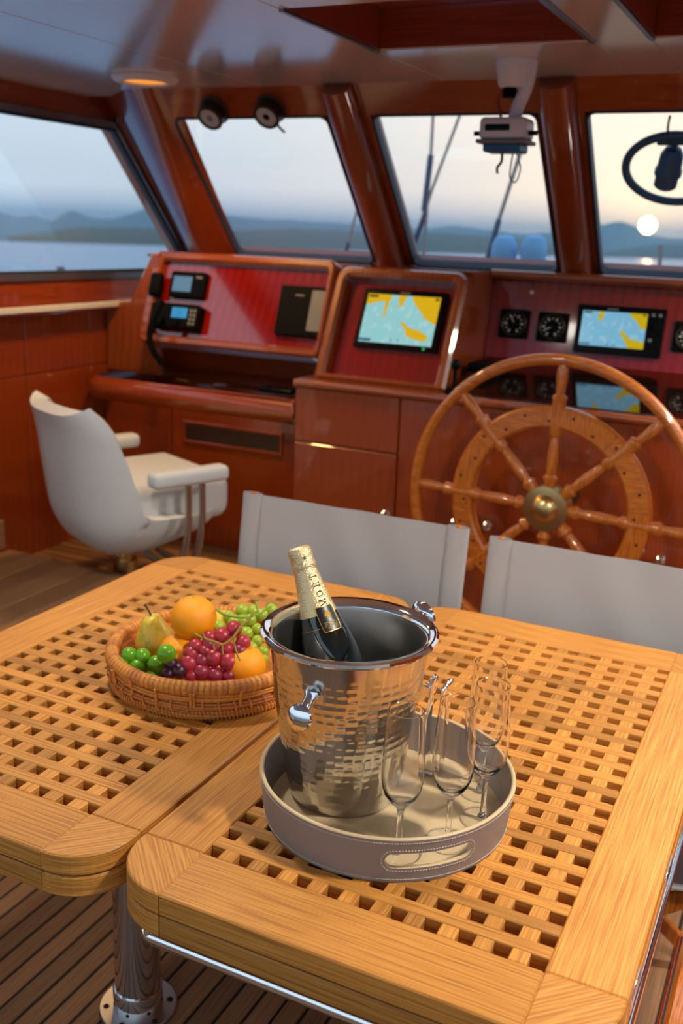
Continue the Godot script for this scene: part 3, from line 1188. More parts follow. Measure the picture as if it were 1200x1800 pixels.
func helm_bits() -> void:
	var s := tool()
	var b := on_z(797, 693, -1.98)
	b.y = 1.0715
	var th := thing("throttle_lever", "black throttle lever with a round knob beside the plotter console", "lever", b)
	s = tool()
	ab(s, Vector3(-0.022, 0, -0.03), Vector3(0.022, 0.02, 0.03), 0.005)
	obj("base", s, M.black, th)
	s = tool()
	rod(s, Vector3(0, 0.015, 0), Vector3(0, 0.085, 0), 0.006, 12)
	obj("stick", s, M.black, th)
	s = tool()
	ball(s, Vector3(0, 0.092, 0), Vector3(0.016, 0.018, 0.016), 20, 12)
	obj("knob", s, M.black, th)
	var p := on_y(645, 668, 1.0713)
	s = tool()
	ab(s, Vector3(p.x - 0.018, 1.0713, p.z - 0.01), Vector3(p.x + 0.018, 1.082, p.z + 0.01), 0.003)
	tag(obj("steel_catch", s, M.chrome), "small steel catch on the counter below the big plotter", "catch")
	p = on_y(738, 676, 1.0713)
	s = tool()
	rod(s, Vector3(p.x - 0.03, 1.078, p.z + 0.01), Vector3(p.x + 0.035, 1.078, p.z - 0.015), 0.0065, 10, 0.002)
	tag(obj("brass_pen", s, M.dark_brass), "dark metal pen on the counter below the big plotter", "pen")
	p = on_y(490, 690, 0.994)
	s = tool()
	roundbox(s, Vector3(p.x, 1.002, p.z), Vector3(0.14, 0.018, 0.06), 0.006, 3)
	tag(obj("black_case", s, M.black), "flat black case on the chart desk", "case")
	p = on_y(868, 636, 1.14)
	s = tool()
	roundbox(s, Vector3(-0.37, 1.138, -2.20), Vector3(0.09, 0.03, 0.12), 0.012, 4, Transform3D.IDENTITY)
	tag(obj("black_pouch", s, M.black_matt), "black pouch lying on the dash beside the wheel rim", "pouch")


func helm_wheel() -> void:
	var w := thing("ship_wheel", "large varnished wooden ship's wheel with a brass hub", "wheel", Vector3(-0.012, 0.812, -1.75), -0.09)
	var s := tool()
	var pts := []
	for k in 96:
		var a := TAU * k / 96
		pts.append(Vector3(cos(a) * 0.421, sin(a) * 0.421, 0))
	tube(s, pts, 0.0168, 14, true)
	obj("rim", s, M.varnished0, w)
	for k in 8:      # eight joined pieces make the inner ring
		s = tool()
		var a0 := TAU * k / 8 + 0.12
		var a1 := TAU * (k + 1) / 8 + 0.12 - 0.004
		var sec := [Vector2(0.232, -0.017), Vector2(0.289, -0.017), Vector2(0.294, -0.012), Vector2(0.294, 0.010), Vector2(0.287, 0.017), Vector2(0.239, 0.017), Vector2(0.232, 0.010)]
		for i in 12:
			for j in 7:
				var q := []
				for e in [[i, j], [i + 1, j], [i + 1, (j + 1) % 7], [i, (j + 1) % 7]]:
					var a := lerpf(a0, a1, e[0] / 12.0)
					var c: Vector2 = sec[e[1]]
					q.append(Vector3(cos(a) * c.x, sin(a) * c.x, c.y))
				s.set_smooth_group(j + 1)
				var am := lerpf(a0, a1, (i + 0.5) / 12.0)
				quad_out(s, q[0], q[1], q[2], q[3], Vector3(cos(am) * 0.263, sin(am) * 0.263, 0))
		obj("ring_segment", s, M["varnished%d" % (k % 2)], w)
	var pin := CylinderMesh.new()
	pin.top_radius = 0.0042
	pin.bottom_radius = 0.0042
	pin.height = 0.002
	pin.radial_segments = 10
	for k in 24:
		var a := TAU * k / 24 + 0.05
		var r: float = [0.252, 0.272][k % 2]
		var o := put("pin", pin, M.dark_brass, w)
		o.transform = Transform3D(Basis(Vector3(1, 0, 0), PI / 2), Vector3(cos(a) * r, sin(a) * r, 0.0172))
	for k in 8:
		var a := TAU * k / 8 + PI / 2 - 0.02
		s = tool()
		var prof := [Vector2(0, 0.05), Vector2(0.017, 0.05), Vector2(0.017, 0.075), Vector2(0.021, 0.082), Vector2(0.021, 0.09), Vector2(0.013, 0.098), Vector2(0.0155, 0.12), Vector2(0.0165, 0.15), Vector2(0.0135, 0.195), Vector2(0.012, 0.205), Vector2(0.019, 0.215), Vector2(0.019, 0.235),
			Vector2(0.019, 0.29), Vector2(0.019, 0.308), Vector2(0.021, 0.314), Vector2(0.021, 0.320), Vector2(0.012, 0.328), Vector2(0.0135, 0.345), Vector2(0.0165, 0.375), Vector2(0.0155, 0.395), Vector2(0.011, 0.41), Vector2(0, 0.412)]
		lathe(s, prof, 18, Transform3D(Basis(Vector3(0, 0, 1), a - PI / 2), Vector3.ZERO))
		obj("spoke", s, M.varnished1, w)
	s = tool()
	var turn := Transform3D(Basis(Vector3(1, 0, 0), PI / 2), Vector3(0, 0, 0))
	lathe(s, [Vector2(0, -0.03), Vector2(0.066, -0.03), Vector2(0.066, 0.018), Vector2(0.064, 0.021), Vector2(0.058, 0.022), Vector2(0.042, 0.024), Vector2(0.04, 0.027), Vector2(0.036, 0.036), Vector2(0.027, 0.044), Vector2(0.014, 0.049), Vector2(0, 0.05)], 48, turn)
	obj("hub", s, M.brass, w)
	s = tool()
	rod(s, Vector3(0, 0, -0.03), Vector3(0, 0, -0.199), 0.03, 24)
	obj("shaft", s, M.dark_brass, w)


# ---------------------------------------------------------------- instruments
func screen(parent: Node, called: String, T: Transform3D, a: Vector2, b: Vector2, z: float, t: Texture2D, energy: float) -> void:
	var s := tool()
	var q := [Vector2(a.x, a.y), Vector2(b.x, a.y), Vector2(b.x, b.y), Vector2(a.x, b.y)]
	var uv := [Vector2(0, 1), Vector2(1, 1), Vector2(1, 0), Vector2(0, 0)]
	for i in [0, 2, 1, 0, 3, 2]:
		s.set_uv(uv[i])
		s.add_vertex(T * V3(q[i], z))
	var m := StandardMaterial3D.new()
	m.resource_name = called
	m.albedo_color = Color(0.02, 0.02, 0.02)
	m.roughness = 0.15
	m.emission_enabled = true
	m.emission = Color.BLACK
	m.emission_texture = t
	m.emission_energy_multiplier = energy
	obj(called, s, m, parent)

func chart(w: int, h: int, land: Array, sea: Color, ground: Color) -> ImageTexture:
	var im := Image.create(w, h, false, Image.FORMAT_RGB8)
	var n := FastNoiseLite.new()
	n.seed = 3
	n.frequency = 0.06
	var polys := land.map(func(p): return PackedVector2Array(p.map(func(q): return Vector2(q[0] * w, q[1] * h))))
	for j in h:
		for i in w:
			var p := Vector2(i + n.get_noise_2d(i, j) * 5.0, j + n.get_noise_2d(j + 90.0, i) * 5.0)
			var c := sea
			if n.get_noise_2d(i * 0.5 + 300, j * 0.5) > 0.28:
				c = sea.lerp(Color.WHITE, 0.25)
			for q in polys:
				if Geometry2D.is_point_in_polygon(p, q):
					c = ground
			im.set_pixel(i, j, c)
	for k in 26:      # soundings and buoys
		var x := int(absf(n.get_noise_1d(k * 37.0)) * 2.2 * w) % (w - 6)
		var y := int(absf(n.get_noise_1d(k * 53.0 + 500)) * 2.2 * h) % (h - 6)
		im.fill_rect(Rect2i(x, y, 2, 1), Color(0.25, 0.35, 0.4))
	im.fill_rect(Rect2i(0, int(h * 0.93), int(w * 0.17), int(h * 0.05)), Color(0.1, 0.35, 0.5))
	im.fill_rect(Rect2i(int(w * 0.02), int(h * 0.03), int(w * 0.13), int(h * 0.05)), Color(0.2, 0.2, 0.12))
	im.fill_rect(Rect2i(int(w * 0.93), int(h * 0.03), int(w * 0.05), int(h * 0.05)), Color(0.2, 0.2, 0.12))
	im.fill_rect(Rect2i(int(w * 0.44), int(h * 0.9), 3, 8), Color(0.2, 0.3, 0.4))
	im.fill_rect(Rect2i(int(w * 0.54), int(h * 0.9), 3, 8), Color(0.2, 0.3, 0.4))
	return ImageTexture.create_from_image(im)

func local_of(T: Transform3D, x: float, y: float) -> Vector3:
	return T * Vector3(x, y, 0)

func instruments() -> void:
	var s: SurfaceTool
	var hs: Node3D
	# big plotter
	var T := TBP()
	var p := thing("chart_plotter", "large chart plotter showing a yellow and blue sea chart", "plotter", local_of(T, -0.648, 0.108))
	p.basis = T.basis
	s = tool()
	prism(s, rrect(-0.15, 0.0, 0.15, 0.208, 0.006, 3), -0.005, 0.018, Transform3D.IDENTITY, 0.003)
	hs = obj("housing", s, M.black, p)
	var land1 := [[[-0.1, -0.1], [0.36, -0.1], [0.33, 0.08], [0.30, 0.16], [0.2, 0.14], [0.08, 0.2], [-0.1, 0.22]], [[0.26, 0.1], [0.31, 0.1], [0.30, 0.36], [0.28, 0.5], [0.25, 0.45], [0.26, 0.25]], [[0.40, -0.1], [0.55, -0.1], [0.5, 0.2], [0.46, 0.28], [0.43, 0.1]], [[0.58, -0.1], [1.1, -0.1], [1.1, 0.6], [0.9, 0.5], [0.8, 0.4], [0.72, 0.25], [0.63, 0.1]], [[0.5, 0.52], [0.56, 0.54], [0.64, 0.64], [0.8, 0.7], [0.93, 0.8], [0.9, 0.9], [0.78, 0.88], [0.64, 0.82], [0.58, 0.66]]]
	screen(hs, "display_screen", Transform3D.IDENTITY, Vector2(-0.132, 0.018), Vector2(0.129, 0.188), 0.0186, chart(240, 156, land1, Color(0.62, 0.86, 0.87), Color(0.93, 0.74, 0.10)), 0.80)
	s = tool()
	ab(s, Vector3(-0.018, 0.193, 0.017), Vector3(0.018, 0.199, 0.019))
	obj("name_plate", s, M.grey_plastic, hs)
	s = tool()
	ball(s, Vector3(0.105, 0.009, 0.018), Vector3(0.005, 0.005, 0.002), 12, 8)
	var g := plain("led_green", rgb8(20, 90, 50), 0.4)
	g.emission_enabled = true
	g.emission = Color(0.1, 0.75, 0.35)
	g.emission_energy_multiplier = 0.7
	obj("led_light", s, g, hs)
	# helm plotter
	T = TC()
	p = thing("chart_plotter", "wide chart plotter with a keypad beside two round gauges", "plotter", local_of(T, 0.016, 0.041))
	p.basis = T.basis
	s = tool()
	prism(s, rrect(-0.142, 0.0, 0.142, 0.158, 0.006, 3), 0.0, 0.02, Transform3D.IDENTITY, 0.003)
	hs = obj("housing", s, M.black, p)
	var land2 := [[[0.26, -0.1], [0.35, -0.1], [0.33, 0.15], [0.28, 0.3], [0.25, 0.2]], [[0.70, -0.1], [1.1, -0.1], [1.1, 0.45], [0.9, 0.4], [0.86, 0.25], [0.76, 0.12]], [[0.60, 0.5], [0.68, 0.55], [0.75, 0.7], [0.9, 0.78], [1.1, 0.8], [1.1, 1.1], [0.8, 1.1], [0.72, 0.85], [0.66, 0.7]]]
	screen(hs, "display_screen", Transform3D.IDENTITY, Vector2(-0.124, 0.024), Vector2(0.086, 0.138), 0.0206, chart(240, 130, land2, Color(0.52, 0.78, 0.90), Color(0.86, 0.74, 0.06)), 0.75)
	s = tool()
	ab(s, Vector3(-0.045, 0.144, 0.019), Vector3(-0.01, 0.149, 0.021))
	obj("name_plate", s, M.grey_plastic, hs)
	for k in 8:
		s = tool()
		var kp := Vector3(0.103 + 0.022 * (k % 2), [0.136, 0.075, 0.055, 0.036][k / 2], 0.021)
		roundbox(s, kp, Vector3(0.012, 0.010, 0.004), 0.002, 2)
		obj("key", s, M.grey_plastic if k < 2 or k == 4 else M.black_matt, hs)
	s = tool()
	roundbox(s, Vector3(0.114, 0.102, 0.021), Vector3(0.034, 0.03, 0.006), 0.003, 3)
	obj("rocker", s, M.black_matt, hs)
	# gauges
	gauge(T, -0.34, 0.119, "black square rudder gauge next to the plotter console", 0.4)
	gauge(T, -0.207, 0.117, "black square log gauge between the rudder gauge and the wide plotter", 2.0)
	gauge(T, 0.239, 0.117, "black square gauge on the far side of the wide plotter", 1.2)
	for k in 2:
		s = tool()
		lathe(s, [Vector2(0, 0), Vector2(0.006, 0), Vector2(0.005, 0.005), Vector2(0, 0.006)], 12, T * Transform3D(Basis(Vector3(1, 0, 0), PI / 2), Vector3(-0.296, [0.257, 0.230][k], 0.0)))
		tag(obj("panel_lamp", s, [M.dark_brass, M.print_white][k]), ["small dark button high on the red helm panel", "small white button high on the red helm panel"][k], "button")
	# radios on the instrument console
	T = TA()
	p = thing("small_display", "small grey instrument display above the radio", "display", local_of(T, -1.53, 0.153))
	p.basis = T.basis
	s = tool()
	prism(s, rrect(-0.078, 0.0, 0.078, 0.097, 0.008, 3), 0.0, 0.022, Transform3D.IDENTITY, 0.004)
	hs = obj("housing", s, M.black_matt, p)
	flat_screen(hs, Vector2(-0.062, 0.02), Vector2(0.02, 0.078), 0.0225, Color(0.45, 0.62, 0.72), 0.55)
	for k in 5:
		s = tool()
		ab(s, Vector3(0.036, 0.016 + 0.014 * k, 0.021), Vector3(0.062, 0.024 + 0.014 * k, 0.0245), 0.001)
		obj("key", s, M.grey_plastic if k == 4 else M.black, hs)
	p = thing("radio_set", "black marine radio with a lit blue display and knobs", "radio", local_of(T, -1.547, 0.03))
	p.basis = T.basis
	s = tool()
	prism(s, rrect(-0.107, 0.0, 0.107, 0.092, 0.01, 3), 0.0, 0.045, Transform3D.IDENTITY, 0.004)
	hs = obj("housing", s, M.black_matt, p)
	flat_screen(hs, Vector2(-0.01, 0.038), Vector2(0.058, 0.076), 0.0455, Color(0.25, 0.66, 0.88), 0.65)
	for k in 3:
		s = tool()
		lathe(s, [Vector2(0, 0), Vector2(0.011, 0), Vector2(0.010, 0.014), Vector2(0, 0.015)], 16, Transform3D(Basis(Vector3(1, 0, 0), PI / 2), Vector3([-0.085, -0.05, 0.02][k], [0.022, 0.02, 0.02][k], 0.045)))
		obj("knob", s, M.black, hs)
	for k in 8:
		s = tool()
		ab(s, Vector3(0.068 + 0.017 * (k % 2), 0.014 + 0.016 * (k / 2), 0.044), Vector3(0.08 + 0.017 * (k % 2), 0.025 + 0.016 * (k / 2), 0.047), 0.001)
		obj("key", s, M.grey_plastic, hs)
	p = thing("radio_handset", "black radio handset hanging by its cord beside the radio", "handset", local_of(T, -1.66, 0.15))
	p.basis = T.basis
	s = tool()
	roundbox(s, Vector3(0, 0.04, 0.03), Vector3(0.05, 0.09, 0.035), 0.014, 4)
	obj("microphone", s, M.black_matt, p)
	s = tool()
	ab(s, Vector3(-0.012, 0.02, -0.002), Vector3(0.012, 0.06, 0.015), 0.002)
	obj("clip", s, M.black, p)
	s = tool()
	var inv := (Transform3D(T.basis, local_of(T, -1.66, 0.15))).affine_inverse()
	var cord := [on_z(285, 528, -2.06), on_z(268, 565, -2.03), on_z(263, 595, -2.02), on_z(270, 618, -2.02), on_z(286, 640, -2.04)].map(func(q): return inv * q)
	tube(s, curve(cord, 8), 0.012, 10)
	obj("cord", s, M.black_matt, p)
	p = thing("black_monitor", "switched-off black monitor on the instrument console", "monitor", local_of(T, -1.04, 0.045))
	p.basis = T.basis
	s = tool()
	prism(s, rrect(-0.092, 0.0, 0.092, 0.178, 0.006, 3), 0.0, 0.02, Transform3D.IDENTITY, 0.003)
	hs = obj("housing", s, M.black_matt, p)
	s = tool()
	prism(s, rrect(0.035, 0.02, 0.085, 0.165, 0.003, 2), 0.018, 0.0205)
	obj("keypad", s, M.grey_plastic, hs)
	s = tool()
	ab(s, Vector3(-0.03, 0.142, 0.0185), Vector3(0.005, 0.147, 0.0205))
	obj("name_plate", s, M.grey_plastic, hs)

func flat_screen(p: Node, a: Vector2, b: Vector2, z: float, c: Color, e: float) -> void:
	var s := tool()
	ab(s, V3(a, z - 0.001), V3(b, z))
	var m := StandardMaterial3D.new()
	m.resource_name = "lit_display"
	m.albedo_color = Color(0.03, 0.04, 0.05)
	m.roughness = 0.2
	m.emission_enabled = true
	m.emission = c
	m.emission_energy_multiplier = e
	obj("display_screen", s, m, p)

func gauge(T: Transform3D, x: float, y: float, label: String, hand: float) -> void:
	var p := thing("helm_gauge", label, "gauge", local_of(T, x, y))
	p.basis = T.basis
	var s := tool()
	prism(s, rrect(-0.052, -0.049, 0.052, 0.049, 0.006, 3), 0.0, 0.012, Transform3D.IDENTITY, 0.003)
	var hs := obj("housing", s, M.black_matt, p)
	s = tool()
	lathe(s, [Vector2(0.036, 0.0), Vector2(0.044, 0.0), Vector2(0.044, 0.004), Vector2(0.041, 0.006), Vector2(0.038, 0.004), Vector2(0.036, 0.0)], 36, Transform3D(Basis(Vector3(1, 0, 0), PI / 2), Vector3(0, 0, 0.012)))
	obj("bezel", s, M.dark_brass, hs)
	s = tool()
	for k in 11:
		var a := deg_to_rad(-150 + 30 * k)
		var c := Vector3(sin(a) * 0.028, cos(a) * 0.028, 0.0128)
		box(s, Vector3.ZERO, Vector3(0.0035 if k % 2 else 0.006, 0.0095 if k % 2 == 0 else 0.006, 0.001), 0.0, Transform3D(Basis(Vector3(0, 0, 1), -a), c))
	obj("scale_marks", s, M.dial_white, hs)
	s = tool()
	box(s, Vector3(0, 0.012, 0), Vector3(0.0025, 0.03, 0.001), 0.0, Transform3D(Basis(Vector3(0, 0, 1), hand), Vector3(0, 0, 0.014)))
	obj("needle", s, M.print_white, hs)
	s = tool()
	lathe(s, [Vector2(0, 0), Vector2(0.006, 0), Vector2(0.005, 0.004), Vector2(0, 0.004)], 14, Transform3D(Basis(Vector3(1, 0, 0), PI / 2), Vector3(0, 0, 0.0122)))
	obj("boss", s, M.black, hs)


# ---------------------------------------------------------------- tables
func mesh_of(s: SurfaceTool) -> ArrayMesh:
	s.generate_normals()
	s.index()
	return s.commit()

func tables() -> void:
	var PX := 0.0445
	var PZ := 0.04389
	one_table("teak grating table under the leather tray and ice bucket", Vector3(0.2225, 0, -0.46), -0.105, 0.55, -1.033, 0.112, 0.0, PX, PZ, true)
	one_table("teak grating table under the wicker fruit basket", Vector3(-0.43, 0, -0.38), -0.787, -0.113, -1.033, 0.112, -0.669, 0.0457, PZ, false)

func one_table(label: String, O: Vector3, x0: float, x1: float, z0: float, z1: float, gx: float, px: float, pz: float, right: bool) -> void:
	var t := thing("grating_table", label, "table", O)
	var hole := 0.0218
	var ga := gx - hole / 2      # the grating field
	var gb := gx + px * 10 + hole / 2
	var gf := hole / 2
	var gk := -pz * 21 - hole / 2
	var th := 0.031
	for leaf in 2:
		var y1 := TOP - leaf * (th + 0.0022)
		var y0 := y1 - th
		var s := tool()
		# frame boards
		for e in [[Vector3(ga, y0, gf), Vector3(gb, y1, z1), "teak0%d" % (0 if leaf == 0 else 1)], [Vector3(ga, y0, z0), Vector3(gb, y1, gk), "teak02"], [Vector3(x0, y0, gk), Vector3(ga, y1, gf), "teak2%d" % (0 if right else 2)], [Vector3(gb, y0, gk), Vector3(x1, y1, gf), "teak2%d" % (2 if right else 0)]]:
			s = tool()
			var a: Vector3 = e[0]
			var b: Vector3 = e[1]
			ab(s, a - O, b - O, 0.0022)
			obj("frame_board", s, M[e[2]], t)
		# rounded corner blocks, their grain set diagonally
		for c in [[x0, z1, ga, gf], [x1, z1, gb, gf], [x1, z0, gb, gk], [x0, z0, ga, gk]]:
			var poly := PackedVector2Array()
			var sx: float = signf(c[2] - c[0])
			var sz: float = signf(c[3] - c[1])
			var r: float = minf(absf(c[2] - c[0]), absf(c[3] - c[1])) - 0.006
			var centre := Vector2(c[0] + sx * r, c[1] + sz * r)
			poly.append(Vector2(c[2], c[3]))
			poly.append(Vector2(c[2], c[1]))
			for k in 11:
				var f := PI / 2 * k / 10
				poly.append(centre + Vector2(-sx * sin(f), -sz * cos(f)) * r)
			poly.append(Vector2(c[0], c[3]))
			var mid := Vector3((c[0] + c[2]) / 2, 0, (c[1] + c[3]) / 2)
			var turn := Basis(Vector3(0, 1, 0), (PI / 4 if sx * sz > 0 else -PI / 4) + 0.12 * leaf)
			s = tool()
			var inv := Transform3D(turn, mid).affine_inverse()
			var flat := PackedVector2Array()
			for q in poly:
				var w := inv * Vector3(q.x, 0, q.y)
				flat.append(Vector2(w.x, -w.z))
			prism(s, flat, y0, y1, plan(0.0), 0.0022)
			var o := obj("corner_block", s, M.teak_corner, t)
			o.transform = Transform3D(turn, mid - O)
		# slats across and fore and aft
		s = tool()
		box(s, Vector3.ZERO, Vector3(gb - ga, 0.029, pz - hole), 0.0012)
		var long := mesh_of(s)
		for j in 21:
			var m: String = "teak0%d" % [0, 2, 0, 1, 2, 0, 2, 1][(j * 5 + leaf * 3 + (2 if right else 0)) % 8]
			put("slat", long, M[m], t).position = Vector3((ga + gb) / 2, y1 - 0.0148, -pz * (j + 0.5)) - O
		s = tool()
		box(s, Vector3.ZERO, Vector3(px - hole, 0.029, gf - gk), 0.0012)
		var cross := mesh_of(s)
		for i in 10:
			put("cross_slat", cross, M["teak2%d" % [0, 1, 2, 0, 2][(i + leaf) % 5]], t).position = Vector3(gx + px * (i + 0.5), y1 - 0.0156, (gf + gk) / 2) - O
	# pedestal
	var s := tool()
	rod(s, Vector3(0, 0.0, 0), Vector3(0, TOP - 0.0645, 0), 0.046, 48)
	obj("pedestal", s, M.chrome, t)
	s = tool()
	lathe(s, [Vector2(0.0462, 0.008), Vector2(0.05, 0.008), Vector2(0.05, 0.052), Vector2(0.0485, 0.055), Vector2(0.0462, 0.055)], 48)
	obj("collar", s, M.chrome, t)
	s = tool()
	lathe(s, [Vector2(0.046, 0.0), Vector2(0.079, 0.0), Vector2(0.079, 0.006), Vector2(0.077, 0.008), Vector2(0.046, 0.008)], 56)
	var fl := obj("flange", s, M.brushed, t)
	for k in 6:
		var a := TAU * k / 6 + 0.4
		s = tool()
		lathe(s, [Vector2(0, 0.0), Vector2(0.006, 0.0), Vector2(0.006, 0.0015), Vector2(0.003, 0.003), Vector2(0.0025, 0.0015), Vector2(0, 0.001)], 14, Transform3D(Basis.IDENTITY, Vector3(cos(a) * 0.064, 0.008, sin(a) * 0.064)))
		obj("bolt", s, M.dark_brass, fl)
	s = tool()
	ab(s, Vector3(-0.12, TOP - 0.070, -0.12), Vector3(0.12, TOP - 0.0645, 0.12), 0.002)
	obj("mounting_plate", s, M.brushed, t)
	if right:
		# steel tube carrier under the table edge and the hinges of the folded leaf
		s = tool()
		var yb := 0.648
		var loop := []
		for q in rrect(x0 + 0.045, -0.085, x1 - 0.006, 0.95, 0.02, 5):
			loop.append(Vector3(q.x, yb, -q.y) - O)
		tube(s, loop, 0.0105, 14, true)
		obj("carrier_tube", s, M.chrome, t)
		for q in [Vector2(x0 + 0.06, 0.087), Vector2(x1 - 0.03, 0.087), Vector2(x0 + 0.06, -0.95), Vector2(x1 - 0.03, -0.95)]:
			s = tool()
			rod(s, Vector3(q.x, yb, q.y) - O, Vector3(q.x, TOP - 0.0645, q.y) - O, 0.007, 12)
			obj("stay", s, M.chrome, t)
		for z in [-0.30, -0.045]:
			s = tool()
			roundbox(s, Vector3(x1 + 0.0005, TOP - 0.032, z) - O, Vector3(0.004, 0.022, 0.062), 0.0018, 3)
			obj("hinge", s, M.chrome, t)


# ---------------------------------------------------------------- seats
func seats() -> void:
	director_chair("folding chair with a grey canvas back behind the fruit basket", -0.642, -0.036, -1.125, 0.901)
	director_chair("folding chair with a grey canvas back in front of the ship's wheel", 0.012, 0.618, -1.125, 0.891)
	white_chair()
	benches()

func director_chair(label: String, x0: float, x1: float, z: float, top: float) -> void:
	var O := Vector3((x0 + x1) / 2, 0, z + 0.22)
	var c := thing("folding_chair", label, "chair", O, 0.0, "canvas folding chairs at the tables")
	var hw := (x1 - x0) / 2
	var zt := z - O.z
	var s := tool()
	# back canvas: two sleeves and a slightly slack middle
	var rows := []
	for i in 13:
		var v := i / 12.0
		var row := []
		var y := lerpf(top - 0.215, top, v)
		for j in 49:
			var u := -1.0 + 2.0 * j / 48
			var slack := -0.028 * (1.0 - u * u) + 0.004 * sin(u * 9.0 + v * 4.0) * (1.0 - absf(u))
			var zz := zt + 0.03 * (1.0 - v) + slack
			var dip := 0.008 * (1.0 - u * u) * v
			row.append(Vector3(u * (hw - 0.045), y - dip, zz))
		rows.append(row)
	sheet(s, rows, 0.003)
	obj("back_canvas", s, M.canvas, c)
	for sx in [-1, 1]:
		s = tool()
		var ring := []
		for i in 7:      # flat sleeve round the upright
			var v := i / 6.0
			var y := lerpf(top - 0.215, top + 0.002, v)
			var r := []
			for k in 20:
				var a := TAU * k / 20
				r.append(Vector3(sx * (hw - 0.027) + cos(a) * 0.027, y, zt + 0.03 * (1.0 - v) + sin(a) * (0.0135 + 0.0015 * sin(v * 11.0 + k))))
			ring.append(r)
		s.set_smooth_group(1)
		for i in 6:
			for k in 20:
				quad(s, ring[i][(k + 1) % 20], ring[i][k], ring[i + 1][k], ring[i + 1][(k + 1) % 20])
		obj("sleeve", s, M.canvas, c)
		s = tool()      # a row of stitching beside the sleeve
		for k in 26:
			var v := k / 25.0
			box(s, Vector3(sx * (hw - 0.058), lerpf(top - 0.21, top - 0.012, v), zt + 0.03 * (1.0 - v) - 0.028 * 0.19 + 0.0022), Vector3(0.0012, 0.0055, 0.0008))
		tag(obj("stitching", s, M.thread, c), "", "", "", "stuff")
		s = tool()
		rod(s, Vector3(sx * (hw - 0.027), 0.62, zt + 0.03 * (top - 0.62) / 0.215), Vector3(sx * (hw - 0.027), top + 0.004, zt), 0.0085, 14, 0.003)
		obj("upright", s, M.varnished1, c)
		s = tool()
		ab(s, Vector3(sx * (hw - 0.027) - 0.024, 0.612, zt + 0.03), Vector3(sx * (hw - 0.027) + 0.024, 0.632, zt + 0.50), 0.005)
		obj("armrest", s, M.varnished2, c)
		for q in [zt + 0.08, zt + 0.44]:
			s = tool()
			ab(s, Vector3(sx * (hw - 0.027) - 0.011, 0.42, q - 0.018), Vector3(sx * (hw - 0.027) + 0.011, 0.613, q + 0.018), 0.003)
			obj("arm_post", s, M.varnished1, c)
			s = tool()
			var a := Vector3(sx * (hw - 0.03), 0.44, q)
			var b := Vector3(-sx * (hw - 0.03), 0.02, q + 0.012 * sx)
			box(s, Vector3(0, a.distance_to(b) / 2, 0), Vector3(0.034, a.distance_to(b), 0.016), 0.003, along(a, b))
			obj("leg", s, M.varnished1, c)
		s = tool()
		ab(s, Vector3(sx * (hw - 0.03) - 0.014, 0.0, zt + 0.05), Vector3(sx * (hw - 0.03) + 0.014, 0.024, zt + 0.48), 0.004)
		obj("foot_rail", s, M.varnished2, c)
		s = tool()
		ab(s, Vector3(sx * (hw - 0.03) - 0.014, 0.425, zt + 0.05), Vector3(sx * (hw - 0.03) + 0.014, 0.45, zt + 0.48), 0.004)
		obj("seat_rail", s, M.varnished2, c)
	s = tool()
	rows = []
	for i in 6:
		var row := []
		for j in 17:
			var u := -1.0 + j / 8.0
			row.append(Vector3(u * (hw - 0.03), 0.452 - 0.035 * (1.0 - u * u), zt + 0.06 + 0.40 * (1.0 - i / 5.0)))
		rows.append(row)
	sheet(s, rows, 0.003)
	obj("seat_canvas", s, M.canvas, c)

